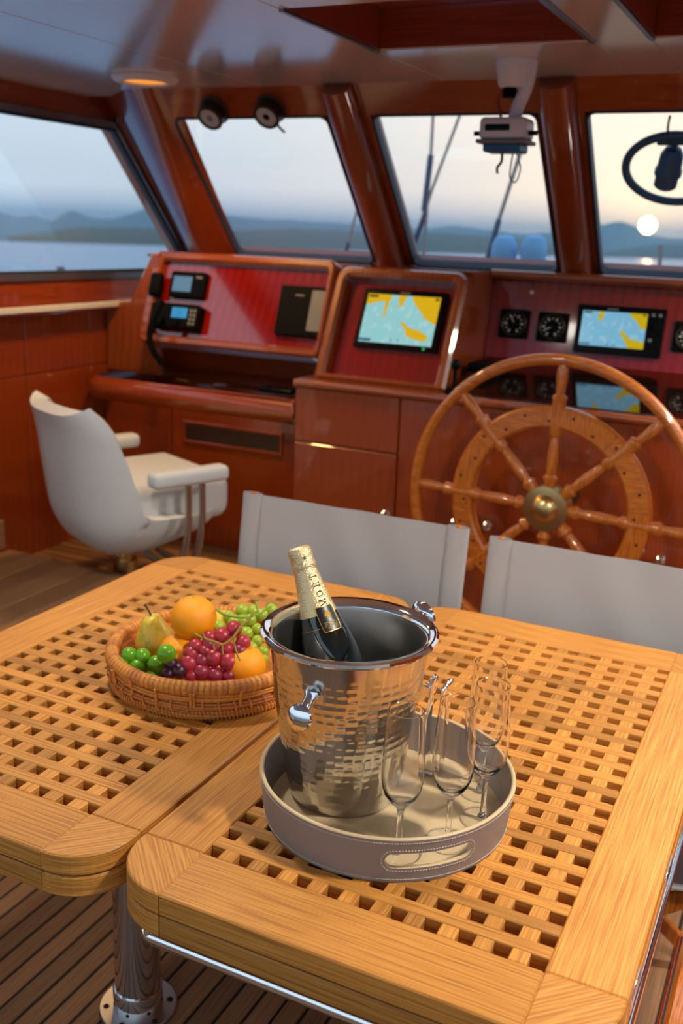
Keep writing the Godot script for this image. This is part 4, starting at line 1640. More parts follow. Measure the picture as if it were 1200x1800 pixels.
func white_chair() -> void:
	var c := thing("helm_chair", "white leather bucket chair on a pedestal at the chart desk", "chair", Vector3(-1.36, DECK, -1.55), -0.42)
	var s := tool()
	# local: x right, y up, -z forward. The shell is swept along a profile from the seat's front to the top of the back
	var prof := [Vector2(-0.265, 0.30), Vector2(-0.20, 0.25), Vector2(-0.08, 0.215), Vector2(0.05, 0.20), Vector2(0.13, 0.228), Vector2(0.178, 0.30), Vector2(0.195, 0.40), Vector2(0.205, 0.50), Vector2(0.215, 0.59), Vector2(0.235, 0.655)]
	var half := [0.20, 0.225, 0.245, 0.25, 0.255, 0.26, 0.262, 0.258, 0.244, 0.19]
	var wrap := [0.05, 0.08, 0.115, 0.14, 0.14, 0.135, 0.12, 0.10, 0.075, 0.05]
	var rows := []
	for i in 37:
		var f := i / 36.0 * 9.0
		var k := mini(int(f), 8)
		var t := f - k
		var p0: Vector2 = prof[maxi(k - 1, 0)]
		var p3: Vector2 = prof[mini(k + 2, 9)]
		var p: Vector2 = prof[k].cubic_interpolate(prof[k + 1], p0, p3, t)
		var q: Vector2 = prof[k].cubic_interpolate(prof[k + 1], p0, p3, t + 0.02)
		var tan_ := (q - p).normalized()
		var n := Vector2(-tan_.y, tan_.x)      # up on the seat, forward on the back
		var w := lerpf(half[k], half[k + 1], t)
		var lift := lerpf(wrap[k], wrap[k + 1], t)
		var row := []
		for j in 25:
			var u := -1.0 + j / 12.0
			var a := absf(u)
			var l := lift * pow(a, 3.2)
			var inward := 1.0 - 0.10 * pow(a, 6.0)
			var r := p + n * l
			row.append(Vector3(u * w * inward, r.y, r.x))
		rows.append(row)
	sheet(s, rows, 0.05)
	obj("shell", s, M.leather_white, c)
	s = tool()
	roundbox(s, Vector3(0, 0.355, -0.08), Vector3(0.42, 0.155, 0.42), 0.05, 6)
	obj("seat_cushion", s, M.leather_white, c)
	s = tool()
	rows = []
	for i in 13:
		var v := i / 12.0
		var row := []
		for j in 15:
			var u := -1.0 + j / 7.0
			row.append(Vector3(u * (0.18 + 0.02 * v), 0.41 + 0.17 * v, 0.14 + 0.05 * v - 0.05 * u * u))
		rows.append(row)
	sheet(s, rows, 0.05)
	obj("back_cushion", s, M.leather_white, c)
	for sx in [-1, 1]:
		s = tool()
		roundbox(s, Vector3(sx * 0.285, 0.462, -0.075), Vector3(0.062, 0.05, 0.27), 0.018, 4)
		var pad := obj("arm_pad", s, M.leather_white, c)
		for z in [-0.12, -0.07]:
			s = tool()
			tube(s, curve([Vector3(sx * 0.285, 0.445, z), Vector3(sx * 0.288, 0.35, z), Vector3(sx * 0.285, 0.25, z + 0.005), Vector3(sx * 0.26, 0.175, z + 0.02), Vector3(sx * 0.19, 0.155, z + 0.03), Vector3(sx * 0.08, 0.17, z + 0.04)], 8), 0.0115, 12)
			obj("arm_tube", s, M.steel, pad)
	s = tool()
	lathe(s, [Vector2(0, 0), Vector2(0.17, 0), Vector2(0.17, 0.008), Vector2(0.15, 0.016), Vector2(0.05, 0.028), Vector2(0.04, 0.04), Vector2(0.04, 0.13), Vector2(0.0, 0.13)], 40)
	obj("pedestal_base", s, M.brass, c)
	s = tool()
	rod(s, Vector3(0, 0.13, 0), Vector3(0, 0.19, 0), 0.029, 24)
	obj("column", s, M.brass, c)
	s = tool()
	ab(s, Vector3(-0.07, 0.165, -0.07), Vector3(0.07, 0.185, 0.07), 0.006)
	obj("seat_plate", s, M.steel, c)

func benches() -> void:
	# teak bench along the port wall
	var O := Vector3(-1.6, 0, -0.5)
	var b := thing("teak_bench", "weathered teak bench with a slatted back along the panelled wall", "bench", O)
	var s := tool()
	for i in 6:
		s = tool()
		var x := -1.80 + 0.095 * i
		ab(s, Vector3(x, 0.425, -1.48) - O, Vector3(x + 0.092, 0.45, 0.9) - O, 0.003)
		obj("seat_plank", s, M["deck2%d" % [0, 2, 1, 0, 1, 2][i]], b)
	s = tool()
	ab(s, Vector3(-1.80, 0.0, -1.44) - O, Vector3(-1.24, 0.424, 0.86) - O, 0.004)
	obj("locker", s, M.mahogany2, b)
	for i in 4:
		s = tool()
		var y := 0.46 + 0.115 * i
		var x := -1.795 - 0.022 * i
		ab(s, Vector3(x - 0.022, y, -1.46) - O, Vector3(x, y + 0.10, 0.9) - O, 0.004)
		obj("back_slat", s, M["deck2%d" % (i % 3)], b)
	# mahogany seat locker on the other side
	O = Vector3(0.9, 0, -0.2)
	b = thing("seat_locker", "varnished mahogany seat locker beside the tray table", "bench", O)
	s = tool()
	ab(s, Vector3(0.562, 0.0, -0.56) - O, Vector3(1.15, 0.43, 0.9) - O, 0.004)
	obj("locker", s, M.mahogany1, b)
	s = tool()
	ab(s, Vector3(0.572, 0.43, -0.57) - O, Vector3(1.16, 0.455, 0.91) - O, 0.008)
	obj("lid", s, M.varnished2, b)


# ---------------------------------------------------------------- tray, bucket, bottle, flutes
const TRAY := Vector3(0.159, 0.7402, -0.211)
const BUCKET := Vector3(0.0868, 0.7447, -0.218)

func table_things() -> void:
	tray()
	bucket()
	bottle()
	flutes()
	tongs()

func tray() -> void:
	var t := thing("leather_tray", "round taupe leather serving tray with slotted handles", "tray", TRAY)
	var s := tool()
	lathe(s, [Vector2(0, 0), Vector2(0.172, 0), Vector2(0.172, 0.0042), Vector2(0, 0.0042)], 96)
	obj("base", s, M.cream_leather, t)
	# wall with two slots; angles measured round y from +x to +z
	var H := 0.066
	var N := 240
	var ro := func(y): return 0.1765 + 0.0075 * y / H
	var slot_c := deg_to_rad(47.5)      # towards the handle that shows
	var half_w := 0.345
	var yc := 0.034
	var sh := 0.0118
	var gap := func(a: float) -> Vector2:      # lower and upper edge of the slot at angle a, or nothing
		for c in [slot_c, slot_c - PI]:
			var d: float = absf(wrapf(a - c, -PI, PI)) 
			if d < half_w:
				var e := half_w - sh / 0.18
				var h := sh if d <= e else sh * sqrt(maxf(0.0, 1.0 - pow((d - e) / (half_w - e), 2.0)))
				return Vector2(yc - h, yc + h)
		return Vector2(-1, -1)
	var pt := func(a: float, y: float, inner: float) -> Vector3:
		var r: float = ro.call(y) - inner
		return Vector3(r * cos(a), y, r * sin(a))
	var th := 0.0062
	var outer := tool()
	var inner := tool()
	var edge := tool()
	for s2 in [outer, inner, edge]:
		s2.set_smooth_group(1)
	for k in N:
		var a := TAU * k / N
		var b := TAU * (k + 1) / N
		var ga: Vector2 = gap.call(a)
		var gb: Vector2 = gap.call(b)
		var spans := []
		if ga.x < 0 and gb.x < 0:
			spans = [[0.0, H, 0.0, H]]
		else:
			if ga.x < 0: ga = Vector2(yc, yc)
			if gb.x < 0: gb = Vector2(yc, yc)
			spans = [[0.0, ga.x, 0.0, gb.x], [ga.y, H, gb.y, H]]
			# slot lips
			quad(edge, pt.call(a, ga.x, 0.0), pt.call(a, ga.x, th), pt.call(b, gb.x, th), pt.call(b, gb.x, 0.0))
			quad(edge, pt.call(a, ga.y, th), pt.call(a, ga.y, 0.0), pt.call(b, gb.y, 0.0), pt.call(b, gb.y, th))
		for sp in spans:
			quad(outer, pt.call(b, sp[2], 0.0), pt.call(a, sp[0], 0.0), pt.call(a, sp[1], 0.0), pt.call(b, sp[3], 0.0))
			quad(inner, pt.call(a, sp[0], th), pt.call(b, sp[2], th), pt.call(b, sp[3], th), pt.call(a, sp[1], th))
		# top rim, rounded
		var rim := []
		for i in 5:
			var f := PI * i / 4
			rim.append([H + sin(f) * 0.0022, th / 2 - cos(f) * th / 2])
		for i in 4:
			var p: Array = rim[i]
			var q: Array = rim[i + 1]
			var A0 := Vector3((ro.call(H) - p[1]) * cos(a), p[0], (ro.call(H) - p[1]) * sin(a))
			var A1 := Vector3((ro.call(H) - q[1]) * cos(a), q[0], (ro.call(H) - q[1]) * sin(a))
			var B0 := Vector3((ro.call(H) - p[1]) * cos(b), p[0], (ro.call(H) - p[1]) * sin(b))
			var B1 := Vector3((ro.call(H) - q[1]) * cos(b), q[0], (ro.call(H) - q[1]) * sin(b))
			quad(edge, B0, A0, A1, B1)
	obj("wall", outer, M.taupe_leather, t)
	obj("lining", inner, M.taupe_leather, t)
	obj("edging", edge, M.cream_leather, t)
	var st := tool()
	for row in [0.0045, H - 0.0045]:
		for k in 330:
			var a := TAU * k / 330
			var r: float = ro.call(row) + 0.0002
			box(st, Vector3.ZERO, Vector3(0.0009, 0.0007, 0.0022), 0.0, Transform3D(Basis(Vector3(0, 1, 0), -a), Vector3(r * cos(a), row, r * sin(a))))
	for k in 74:      # round the slot
		var f := k / 74.0
		var per := 4.0 * (half_w * 0.18) + TAU * 0.005
		var hw := half_w * 0.18 - sh
		var rr := sh + 0.0042
		var total := 4.0 * hw + TAU * rr
		var d := f * total
		var q := Vector2.ZERO
		var dir := 0.0
		if d < 2 * hw:
			q = Vector2(-hw + d, -rr)
		elif d < 2 * hw + PI * rr:
			dir = (d - 2 * hw) / rr
			q = Vector2(hw + sin(dir) * rr, -cos(dir) * rr)
		elif d < 4 * hw + PI * rr:
			dir = PI
			q = Vector2(hw - (d - 2 * hw - PI * rr), rr)
		else:
			dir = PI + (d - 4 * hw - PI * rr) / rr
			q = Vector2(-hw + sin(dir) * rr, -cos(dir) * rr)
		var a := slot_c - q.x / 0.18
		var y := yc + q.y
		var r: float = ro.call(y) + 0.0002
		box(st, Vector3.ZERO, Vector3(0.0009, 0.0007, 0.0022), 0.0, Transform3D(Basis(Vector3(0, 1, 0), -a) * Basis(Vector3(1, 0, 0), dir), Vector3(r * cos(a), y, r * sin(a))))
	tag(obj("stitching", st, M.thread, t), "pale stitching", "", "", "stuff")

func bucket() -> void:
	var b := thing("ice_bucket", "hammered stainless steel ice bucket holding the bottle", "bucket", BUCKET)
	var s := tool()
	var H := 0.2555
	var N := 384
	var rows := 150
	var radius := func(v: float) -> float:      # a tapering, faintly rounded side
		return 0.080 + 0.0355 * pow(v, 0.86) + 0.002 * sin(v * PI)
	var ring := []
	for i in rows + 1:
		var v := float(i) / rows
		var y := 0.004 + (H - 0.008) * v
		var r := []
		for k in N:
			var a := TAU * k / N
			var cy := v * 21.0
			var ca := a / TAU * 44.0 + 0.35 * sin(floorf(cy) * 2.1) * 0.3
			var fx := ca - floorf(ca) - 0.5
			var fy := cy - floorf(cy) - 0.5
			var amp := 0.00045 * smoothstep(0.93, 0.80, v)
			amp *= 0.65 + 0.7 * absf(sin(floorf(ca) * 12.9 + floorf(cy) * 4.7))
			var dent := -amp * (1.0 - 4.0 * fx * fx) * (1.0 - 4.0 * fy * fy)
			var rad: float = radius.call(v) + dent
			r.append(Vector3(rad * cos(a), y, rad * sin(a)))
		ring.append(r)
	s.set_smooth_group(1)
	for i in rows:
		for k in N:
			var j := (k + 1) % N
			quad(s, ring[i][j], ring[i][k], ring[i + 1][k], ring[i + 1][j])
	obj("body", s, M.steel, b)
	s = tool()
	lathe(s, [Vector2(0, 0), Vector2(0.076, 0), Vector2(0.079, 0.0015), Vector2(0.080, 0.004)], 96)
	obj("foot", s, M.steel, b)
	s = tool()
	lathe(s, [Vector2(0.1165, H - 0.004), Vector2(0.120, H - 0.006), Vector2(0.1255, H - 0.0055), Vector2(0.128, H - 0.002), Vector2(0.1275, H + 0.002), Vector2(0.124, H + 0.0045), Vector2(0.117, H + 0.0035), Vector2(0.110, H - 0.001), Vector2(0.108, H - 0.006)], 128)
	obj("rim", s, M.chrome, b)
	s = tool()
	lathe(s, [Vector2(0.108, H - 0.006), Vector2(0.1065, H - 0.012), Vector2(0.097, H * 0.45), Vector2(0.080, 0.035), Vector2(0.074, 0.016), Vector2(0, 0.014)], 128)
	obj("liner", s, M.brushed, b)
	# two knob handles opposite each other
	var turns := [deg_to_rad(91.0), deg_to_rad(-66.0)]
	for k in 2:
		var a: float = turns[k]
		var dir := Vector3(cos(a), 0, sin(a))
		var y: float = [0.200, 0.232][k]
		var root: Vector3 = dir * (radius.call(y / H) - 0.001) + Vector3(0, y, 0)
		var end := root + dir * 0.030 + Vector3(0, [-0.020, 0.010][k], 0)
		s = tool()
		var L := root.distance_to(end)
		lathe(s, [Vector2(0, 0), Vector2(0.013, 0), Vector2(0.012, 0.003), Vector2(0.0085, 0.008), Vector2(0.0075, L * 0.5), Vector2(0.009, L * 0.8), Vector2(0.011, L)], 24, along(root, end))
		var stem := obj("handle_stem", s, M.chrome, b)
		s = tool()
		var nrm := (dir + Vector3(0, 0.15, 0)).normalized()
		var K: float = [1.0, 1.35][k]
		lathe(s, [Vector2(0, -0.006), Vector2(0.010, -0.005), Vector2(0.0165, -0.001), Vector2(0.0185, 0.003), Vector2(0.0175, 0.007), Vector2(0.012, 0.0105), Vector2(0, 0.012)], 32, along(end, end + nrm) * Transform3D(Basis.from_scale(Vector3.ONE * K), Vector3.ZERO))
		obj("handle_knob", s, M.chrome, stem)

func bottle() -> void:
	var top := Vector3(-0.031, 1.089, -0.276)
	var u := Vector3(0.406, -0.914, 0.091).normalized()
	var base := top + u * 0.318
	var o := thing("champagne_bottle", "dark champagne bottle with a gold foil neck leaning in the ice bucket", "bottle", base)
	var ax := -u
	var side := ax.cross(Vector3(0, 0, 1)).normalized()
	# the label side is turned to the viewer
	var to_eye := (EYE - top)
	to_eye = (to_eye - ax * to_eye.dot(ax)).normalized()
	var x := to_eye.rotated(ax, 0.42)
	o.basis = Basis(x, ax, x.cross(ax))
	var s := tool()
	lathe(s, [Vector2(0, 0.012), Vector2(0.03, 0.004), Vector2(0.04, 0.0), Vector2(0.0435, 0.004), Vector2(0.044, 0.012), Vector2(0.044, 0.135), Vector2(0.0425, 0.155), Vector2(0.038, 0.178), Vector2(0.031, 0.202), Vector2(0.0255, 0.224), Vector2(0.0215, 0.25), Vector2(0.0185, 0.272), Vector2(0.0165, 0.29), Vector2(0.0, 0.3)], 56)
	obj("glass", s, M.bottle_glass, o)
	s = tool()
	# gold foil: sleeve, wire ring bulge and cap, slightly crumpled
	var prof := [Vector2(0.0290, 0.2125), Vector2(0.0262, 0.225), Vector2(0.0222, 0.2505), Vector2(0.0192, 0.2725), Vector2(0.0176, 0.2830), Vector2(0.0186, 0.2860), Vector2(0.0190, 0.2900), Vector2(0.0178, 0.2935), Vector2(0.0176, 0.2985), Vector2(0.0182, 0.3040), Vector2(0.0180, 0.3110), Vector2(0.0165, 0.3160), Vector2(0.0120, 0.3180), Vector2(0.0, 0.3185)]
	var n := FastNoiseLite.new()
	n.seed = 5
	n.frequency = 160.0
	var fine := []
	for i in prof.size() - 1:
		for k in 3:
			fine.append(prof[i].lerp(prof[i + 1], k / 3.0))
	fine.append(prof[prof.size() - 1])
	s.set_smooth_group(1)
	var ring := []
	for q in fine:
		var r := []
		for k in 48:
			var a := TAU * k / 48
			var amp := 0.0011 * smoothstep(0.27, 0.29, q.y) + 0.00012
			var rad: float = maxf(q.x + n.get_noise_3d(cos(a) * 0.018, q.y * 1.3, sin(a) * 0.018) * amp * (1.0 if q.x > 0.002 else 0.0), 0.0)
			r.append(Vector3(rad * cos(a), q.y, rad * sin(a)))
		ring.append(r)
	for i in ring.size() - 1:
		for k in 48:
			var j := (k + 1) % 48
			if i == ring.size() - 2:
				tri(s, ring[i][j], ring[i][k], ring[i + 1][k])
			else:
				quad(s, ring[i][j], ring[i][k], ring[i + 1][k], ring[i + 1][j])
	var foil := obj("foil", s, M.gold_foil, o)
	# neck label, a shield wrapped on the shoulder, and its gold edge
	var rad_at := func(y: float) -> float:
		for i in range(1, 14):
			var pr := [Vector2(0.044, 0.135), Vector2(0.0425, 0.155), Vector2(0.038, 0.178), Vector2(0.031, 0.202), Vector2(0.0255, 0.224), Vector2(0.0215, 0.25), Vector2(0.0185, 0.272), Vector2(0.0165, 0.29)]
			if i < pr.size() and y <= pr[i].y:
				return lerpf(pr[i - 1].x, pr[i].x, (y - pr[i - 1].y) / (pr[i].y - pr[i - 1].y))
		return 0.017
	var label_part: Node3D
	for e in [["label", M.label_black, 0.0, 0.0022], ["label_border", M.gold_print, 0.0011, 0.0019]]:
		s = tool()
		s.set_smooth_group(1)
		var nn := 14
		var grow: float = e[2]
		for i in nn:
			for j in nn:
				var q := []
				for c in [[i, j], [i + 1, j], [i + 1, j + 1], [i, j + 1]]:
					var v: float = c[1] / float(nn)
					var y := lerpf(0.187 - grow, 0.2235 + grow, v)
					var w: float = (0.0145 + grow) * (1.0 - 0.10 * pow(absf(2.0 * v - 1.0), 4.0)) 
					var arc: float = (c[0] / float(nn) * 2.0 - 1.0) * w
					var r: float = rad_at.call(y) + e[3]
					var a := arc / r
					q.append(Vector3(r * cos(a), y, r * sin(a)))
				quad(s, q[1], q[0], q[3], q[2])
		label_part = obj(e[0], s, e[1], o if e[0] == "label" else label_part)
	# emblem: a crowned shield and lines of small print
	s = tool()
	for k in 4:
		var y := 0.1995 - 0.0026 * k
		for i in 9:
			if (i * 7 + k * 3) % 5 == 0: continue
			wrapped_box(s, rad_at.call(y) + 0.0024, (i - 4) * 0.0023, y, 0.0018, 0.0011)
	for q in [[0, 0.211, 0.0075, 0.0065], [0, 0.2155, 0.003, 0.003], [-0.004, 0.2095, 0.002, 0.006], [0.004, 0.2095, 0.002, 0.006], [0, 0.2065, 0.005, 0.0022]]:
		wrapped_box(s, rad_at.call(q[1]) + 0.0024, q[0], q[1], q[2], q[3])
	obj("emblem", s, M.gold_print, label_part.get_parent())
	s = tool()      # fine gold line round the bottle and the seam of the foil
	for k in 40:
		var a := 0.6 + 2.2 * k / 40
		wrapped_box(s, 0.0335, a * 0.0335, 0.1935 - 0.001 * k / 40, 0.0020, 0.0009)
	obj("gold_line", s, M.gold_print, o)
	# lettering that runs up the foil: the letters lie on their side, tops towards the left
	var f := SystemFont.new()
	f.font_names = PackedStringArray(["Droid Serif"])
	var word := "MOËT"
	var ys := [0.2290, 0.2430, 0.2570, 0.2700]
	for i in 4:
		var tm := TextMesh.new()
		tm.font = f
		tm.text = word[i]
		tm.font_size = 32
		tm.pixel_size = 0.0138 / 32.0
		tm.depth = 0.0003
		var y: float = ys[i]
		var a := -0.06
		var r: float = rad_at.call(y) + 0.0016
		var m := put("letter", tm, M.ink, foil)
		var nrm := Vector3(cos(a), 0, sin(a))
		var right := Vector3(0, 1, 0)      # text direction runs up the neck
		m.transform = Transform3D(Basis(right, nrm.cross(right), nrm), nrm * r + Vector3(0, y, 0))
	var star := TextMesh.new()
	star.font = f
	star.text = "*"
	star.font_size = 32
	star.pixel_size = 0.012 / 32.0
	star.depth = 0.0003
	var sm := put("star", star, M.ink, foil)
	sm.transform = Transform3D(Basis(Vector3(0, 1, 0), Vector3(0, 0, 1).cross(Vector3(0, 1, 0)) * 0 + Vector3(1, 0, 0).cross(Vector3(0, 1, 0)), Vector3(1, 0, 0)), Vector3(0.0188, 0.300, 0.0))

func wrapped_box(s: SurfaceTool, r: float, arc: float, y: float, w: float, h: float) -> void:
	var a := arc / r
	box(s, Vector3.ZERO, Vector3(0.0003, h, w), 0.0, Transform3D(Basis(Vector3(0, 1, 0), -a), Vector3(r * cos(a), y, r * sin(a))))

func flutes() -> void:
	var s := tool()
	# outside up, inside down: one closed skin of glass
	var prof := [Vector2(0, 0.0), Vector2(0.030, 0.0), Vector2(0.0312, 0.0006), Vector2(0.0312, 0.0013), Vector2(0.029, 0.0019), Vector2(0.015, 0.0035), Vector2(0.0075, 0.006), Vector2(0.0048, 0.011), Vector2(0.0040, 0.020), Vector2(0.0040, 0.055), Vector2(0.0046, 0.066), Vector2(0.0085, 0.0725), Vector2(0.0165, 0.080), Vector2(0.0232, 0.090), Vector2(0.0272, 0.103), Vector2(0.0286, 0.118), Vector2(0.0284, 0.135), Vector2(0.0272, 0.160), Vector2(0.0250, 0.190), Vector2(0.0236, 0.2085), Vector2(0.0233, 0.2115), Vector2(0.0227, 0.2120), Vector2(0.0222, 0.2115), Vector2(0.0225, 0.2085),
		Vector2(0.0239, 0.190), Vector2(0.0261, 0.160), Vector2(0.0273, 0.135), Vector2(0.0275, 0.118), Vector2(0.0260, 0.104), Vector2(0.0219, 0.092), Vector2(0.0150, 0.0835), Vector2(0.007, 0.079), Vector2(0.0, 0.0778)]
	lathe(s, prof.slice(11), 64)
	var bowl := mesh_of(s)
	s = tool()
	var st := prof.slice(6, 12)
	st.push_front(Vector2(0.0, prof[6].y))
	st.append(Vector2(0.0, prof[11].y - 0.0002))
	lathe(s, st, 32)
	var stem := mesh_of(s)
	s = tool()
	lathe(s, prof.slice(1, 7), 64)
	var foot := mesh_of(s)
	s = tool()
	var hoop := []
	for k in 64:
		hoop.append(Vector3(cos(TAU * k / 64) * 0.0305, 0.0016, sin(TAU * k / 64) * 0.0305))
	tube(s, hoop, 0.0011, 8, true)
	var edge := mesh_of(s)
	var where := [Vector3(0.222, 0, -0.110), Vector3(0.2715, 0, -0.167), Vector3(0.297, 0, -0.242), Vector3(0.2715, 0, -0.311)]
	var say := ["empty champagne flute between the ice bucket and the slotted handle", "second champagne flute from the slotted handle, next to the steel tongs", "third champagne flute from the slotted handle, close to the tray wall", "champagne flute furthest from the slotted handle"]
	for i in 4:
		var o := thing("champagne_flute", say[i], "flute", where[i] + Vector3(0, TRAY.y + 0.0045, 0), 0.0, "champagne flutes on the tray")
		put("bowl", bowl, M.glass, o)
		put("stem", stem, M.glass, o)
		put("foot", foot, M.thin_glass, o)
		put("foot_edge", edge, M.glass, o)

func tongs() -> void:
	var foot := Vector3(0.190, TRAY.y + 0.0045, -0.318)
	var head := at_depth(772, 1200, 1.485)
	var o := thing("ice_tongs", "chrome ice tongs with toothed claws leaning on the bucket", "tongs", foot)
	head -= foot
	var T := along(Vector3.ZERO, head)
	var L := head.length()
	for sx in [-1, 1]:
		var s := tool()
		var rows := []
		for i in 15:
			var v := i / 14.0
			var w := lerpf(0.015, 0.010, smoothstep(0.0, 0.7, v)) + 0.007 * smoothstep(0.8, 1.0, v)
			var out: float = sx * (0.008 + 0.004 * sin(v * PI)) 
			var row := []
			for j in 7:
				var u := -1.0 + j / 3.0
				row.append(T * Vector3(out + sx * 0.003 * (1.0 - u * u), v * L, u * w))
			rows.append(row)
		sheet(s, rows, 0.0022)
		obj("arm", s, M.chrome, o)
		s = tool()      # claw with teeth
		for k in 6:
			var a := -1.1 + 2.2 * k / 5
			lathe(s, [Vector2(0, 0), Vector2(0.0036, 0), Vector2(0.0, 0.010)], 8, T * along(Vector3(sx * 0.010, L - 0.002, sin(a) * 0.018), Vector3(sx * 0.010 + sx * 0.010, L + cos(a) * 0.006, sin(a) * 0.028)))
		obj("claw", s, M.chrome, o)
	var s := tool()
	rod(s, T * Vector3(-0.010, 0.004, 0), T * Vector3(0.010, 0.004, 0), 0.004, 12)
	obj("bow", s, M.chrome, o)


# ---------------------------------------------------------------- basket and fruit
const BASKET := Vector3(-0.307, 0.7402, -0.458)

func fruit() -> void:
	basket()
	var S := tool()
	# oranges: centre pixel, radius, height of the centre
	for e in [[340, 1086, 0.0415, 0.872, "whole orange resting on top of the fruit in the basket"], [318, 1150, 0.040, 0.806, "orange half hidden under the red grapes, next to the pear"], [431, 1170, 0.037, 0.800, "orange behind the red grapes, next to the ice bucket"]]:
		S = tool()
		var p := on_y(e[0], e[1], e[3])
		ball(S, Vector3.ZERO, Vector3(e[2], e[2] * 0.97, e[2]), 40, 24)
		var o := thing("orange_fruit", e[4], "orange", p - Vector3(0, e[2], 0))
		obj("peel", S, M.orange_skin, o).position.y = e[2]
		S = tool()
		ball(S, Vector3(0, 2 * e[2] - e[2] * 0.03, 0), Vector3(0.003, 0.001, 0.003), 8, 6)
		obj("navel", S, M.green_stalk, o)
	S = tool()
	var lp := on_y(394, 1100, 0.815)
	ball(S, lp, Vector3(0.036, 0.030, 0.030), 32, 20)
	tag(obj("lemon", S, M.lemon_skin), "yellow lemon behind the top orange, under the green grapes", "lemon")
	# pear
	var pb := on_y(281, 1150, 0.775)
	var pear := thing("pear", "speckled yellow green pear with a dark stalk", "pear", Vector3(pb.x, 0.757, pb.z))
	pear.rotation = Vector3(0.1, 0.0, 0.12)
	S = tool()
	lathe(S, [Vector2(0, 0.002), Vector2(0.012, 0.0), Vector2(0.028, 0.008), Vector2(0.037, 0.022), Vector2(0.0395, 0.036), Vector2(0.037, 0.052), Vector2(0.031, 0.066), Vector2(0.025, 0.078), Vector2(0.0205, 0.088), Vector2(0.015, 0.0955), Vector2(0.007, 0.099), Vector2(0.0, 0.0975)], 40)
	obj("flesh", S, M.pear_skin, pear)
	S = tool()
	tube(S, curve([Vector3(0, 0.096, 0), Vector3(-0.003, 0.106, 0), Vector3(-0.009, 0.120, 0.001)]), [0.002, 0.002, 0.002, 0.002, 0.002, 0.002, 0.002, 0.002, 0.0019, 0.0018, 0.0018, 0.0018, 0.002, 0.0022, 0.0024, 0.0028, 0.003], 8)
	obj("stalk", S, M.brown_stalk, pear)
	# green plums
	for e in [[292, 1149, 17.2], [250, 1153, 14.2], [241, 1173, 17.0], [274.5, 1168, 16.8], [227, 1151, 12.5], [214, 1168, 13.5], [270, 1190, 15.0], [232, 1194, 15.0]]:
		S = tool()
		var y: float = 0.784 + 0.0009 * (1182.0 - e[1]) + (0.022 if e[0] == 292 else 0.0)
		var p := on_y(e[0], e[1], y)
		var r: float = maxf(e[2] / FOCAL * (EYE - p).dot(look.z), 0.0145)
		ball(S, p, Vector3(r, r * 0.97, r), 28, 18)
		tag(obj("green_plum", S, M.plum_skin), "small bright green plum in front of the pear", "plum", "green plums in the basket")
	# red grapes: one bunch, its berries and stalks are parts
	var rg := [[905, 320, 48], [830, 370, 55], [745, 378, 45], [965, 410, 46], [945, 467, 46], [770, 510, 57], [875, 540, 62], [960, 585, 57], [715, 468, 45], [650, 432, 46], [625, 485, 52], [610, 545, 57], [690, 605, 57], [780, 628, 52], [545, 597, 52], [490, 550, 36], [468, 622, 34], [862, 450, 40], [735, 425, 45], [870, 630, 46], [625, 628, 44], [690, 530, 50], [800, 440, 48]]
	var g0 := on_y(365, 1165, 0.752)
	var bunch := thing("red_grapes", "bunch of dusky red grapes at the front of the basket", "grapes", Vector3(g0.x, 0.756, g0.z))
	var at0 := bunch.position
	var unit := tool()
	ball(unit, Vector3.ZERO, Vector3(1, 1.04, 1), 24, 16)
	var berry := mesh_of(unit)
	for e in rg:
		var px: float = 170 + e[0] / 3.75
		var py: float = 1020 + e[1] / 3.75
		var y := 0.796 + 0.00088 * (1182.0 - py)
		var p := on_y(px, py, y)
		var r: float = 1.1 * maxf(e[2] / 3.75, 11.0) / FOCAL * (EYE - p).dot(look.z)
		var o := put("berry", berry, M.dark_grape if e[2] < 38 or e[0] == 545 else M.dusky_grape if int(e[0] / 5) % 3 == 0 else M.red_grape, bunch)
		o.transform = Transform3D(Basis.from_euler(Vector3(e[0], e[1], 0.3)).scaled(Vector3.ONE * r), p - at0)
	var stem := func(pts: Array, r: float, m: Material, lift: float, parent: Node3D) -> void:
		var l := []
		for q in pts:
			var px: float = 330 + q[0] / 7.06
			var py: float = 1040 + q[1] / 7.06
			l.append(on_y(px, py, 0.796 + 0.00088 * (1182.0 - py) + lift) - parent.position)
		var s2 := tool()
		tube(s2, curve(l, 6), r, 8)
		obj("stalk", s2, m, parent)
	stem.call([[800, 280], [740, 370], [660, 430], [590, 530], [540, 590], [430, 655], [330, 620], [260, 600], [150, 560], [80, 520]], 0.0022, M.stalk, 0.016, bunch)
	stem.call([[570, 570], [585, 680], [610, 770], [650, 860]], 0.0016, M.stalk, 0.017, bunch)
	stem.call([[430, 655], [430, 720], [440, 780]], 0.0014, M.stalk, 0.016, bunch)
	stem.call([[330, 620], [320, 680], [340, 720]], 0.0014, M.stalk, 0.016, bunch)
	stem.call([[215, 590], [190, 530], [170, 500]], 0.0013, M.stalk, 0.017, bunch)
	# green grapes behind
	var gg := [[800, 305, 46], [1055, 320, 38], [1055, 400, 40], [985, 350, 46], [1095, 470, 40], [960, 200, 44], [1010, 262, 44], [900, 275, 44], [1090, 230, 44], [1150, 195, 42], [1030, 205, 42], [1140, 275, 42], [930, 320, 42], [1120, 350, 44], [1020, 440, 42], [960, 265, 44], [1160, 420, 42], [870, 240, 40], [1090, 520, 40], [1180, 300, 42], [1200, 230, 42]]
	g0 = on_y(450, 1130, 0.752)
	var green := thing("green_grapes", "bunch of green grapes behind the red ones, next to the bucket", "grapes", Vector3(g0.x, 0.756, g0.z))
	at0 = green.position
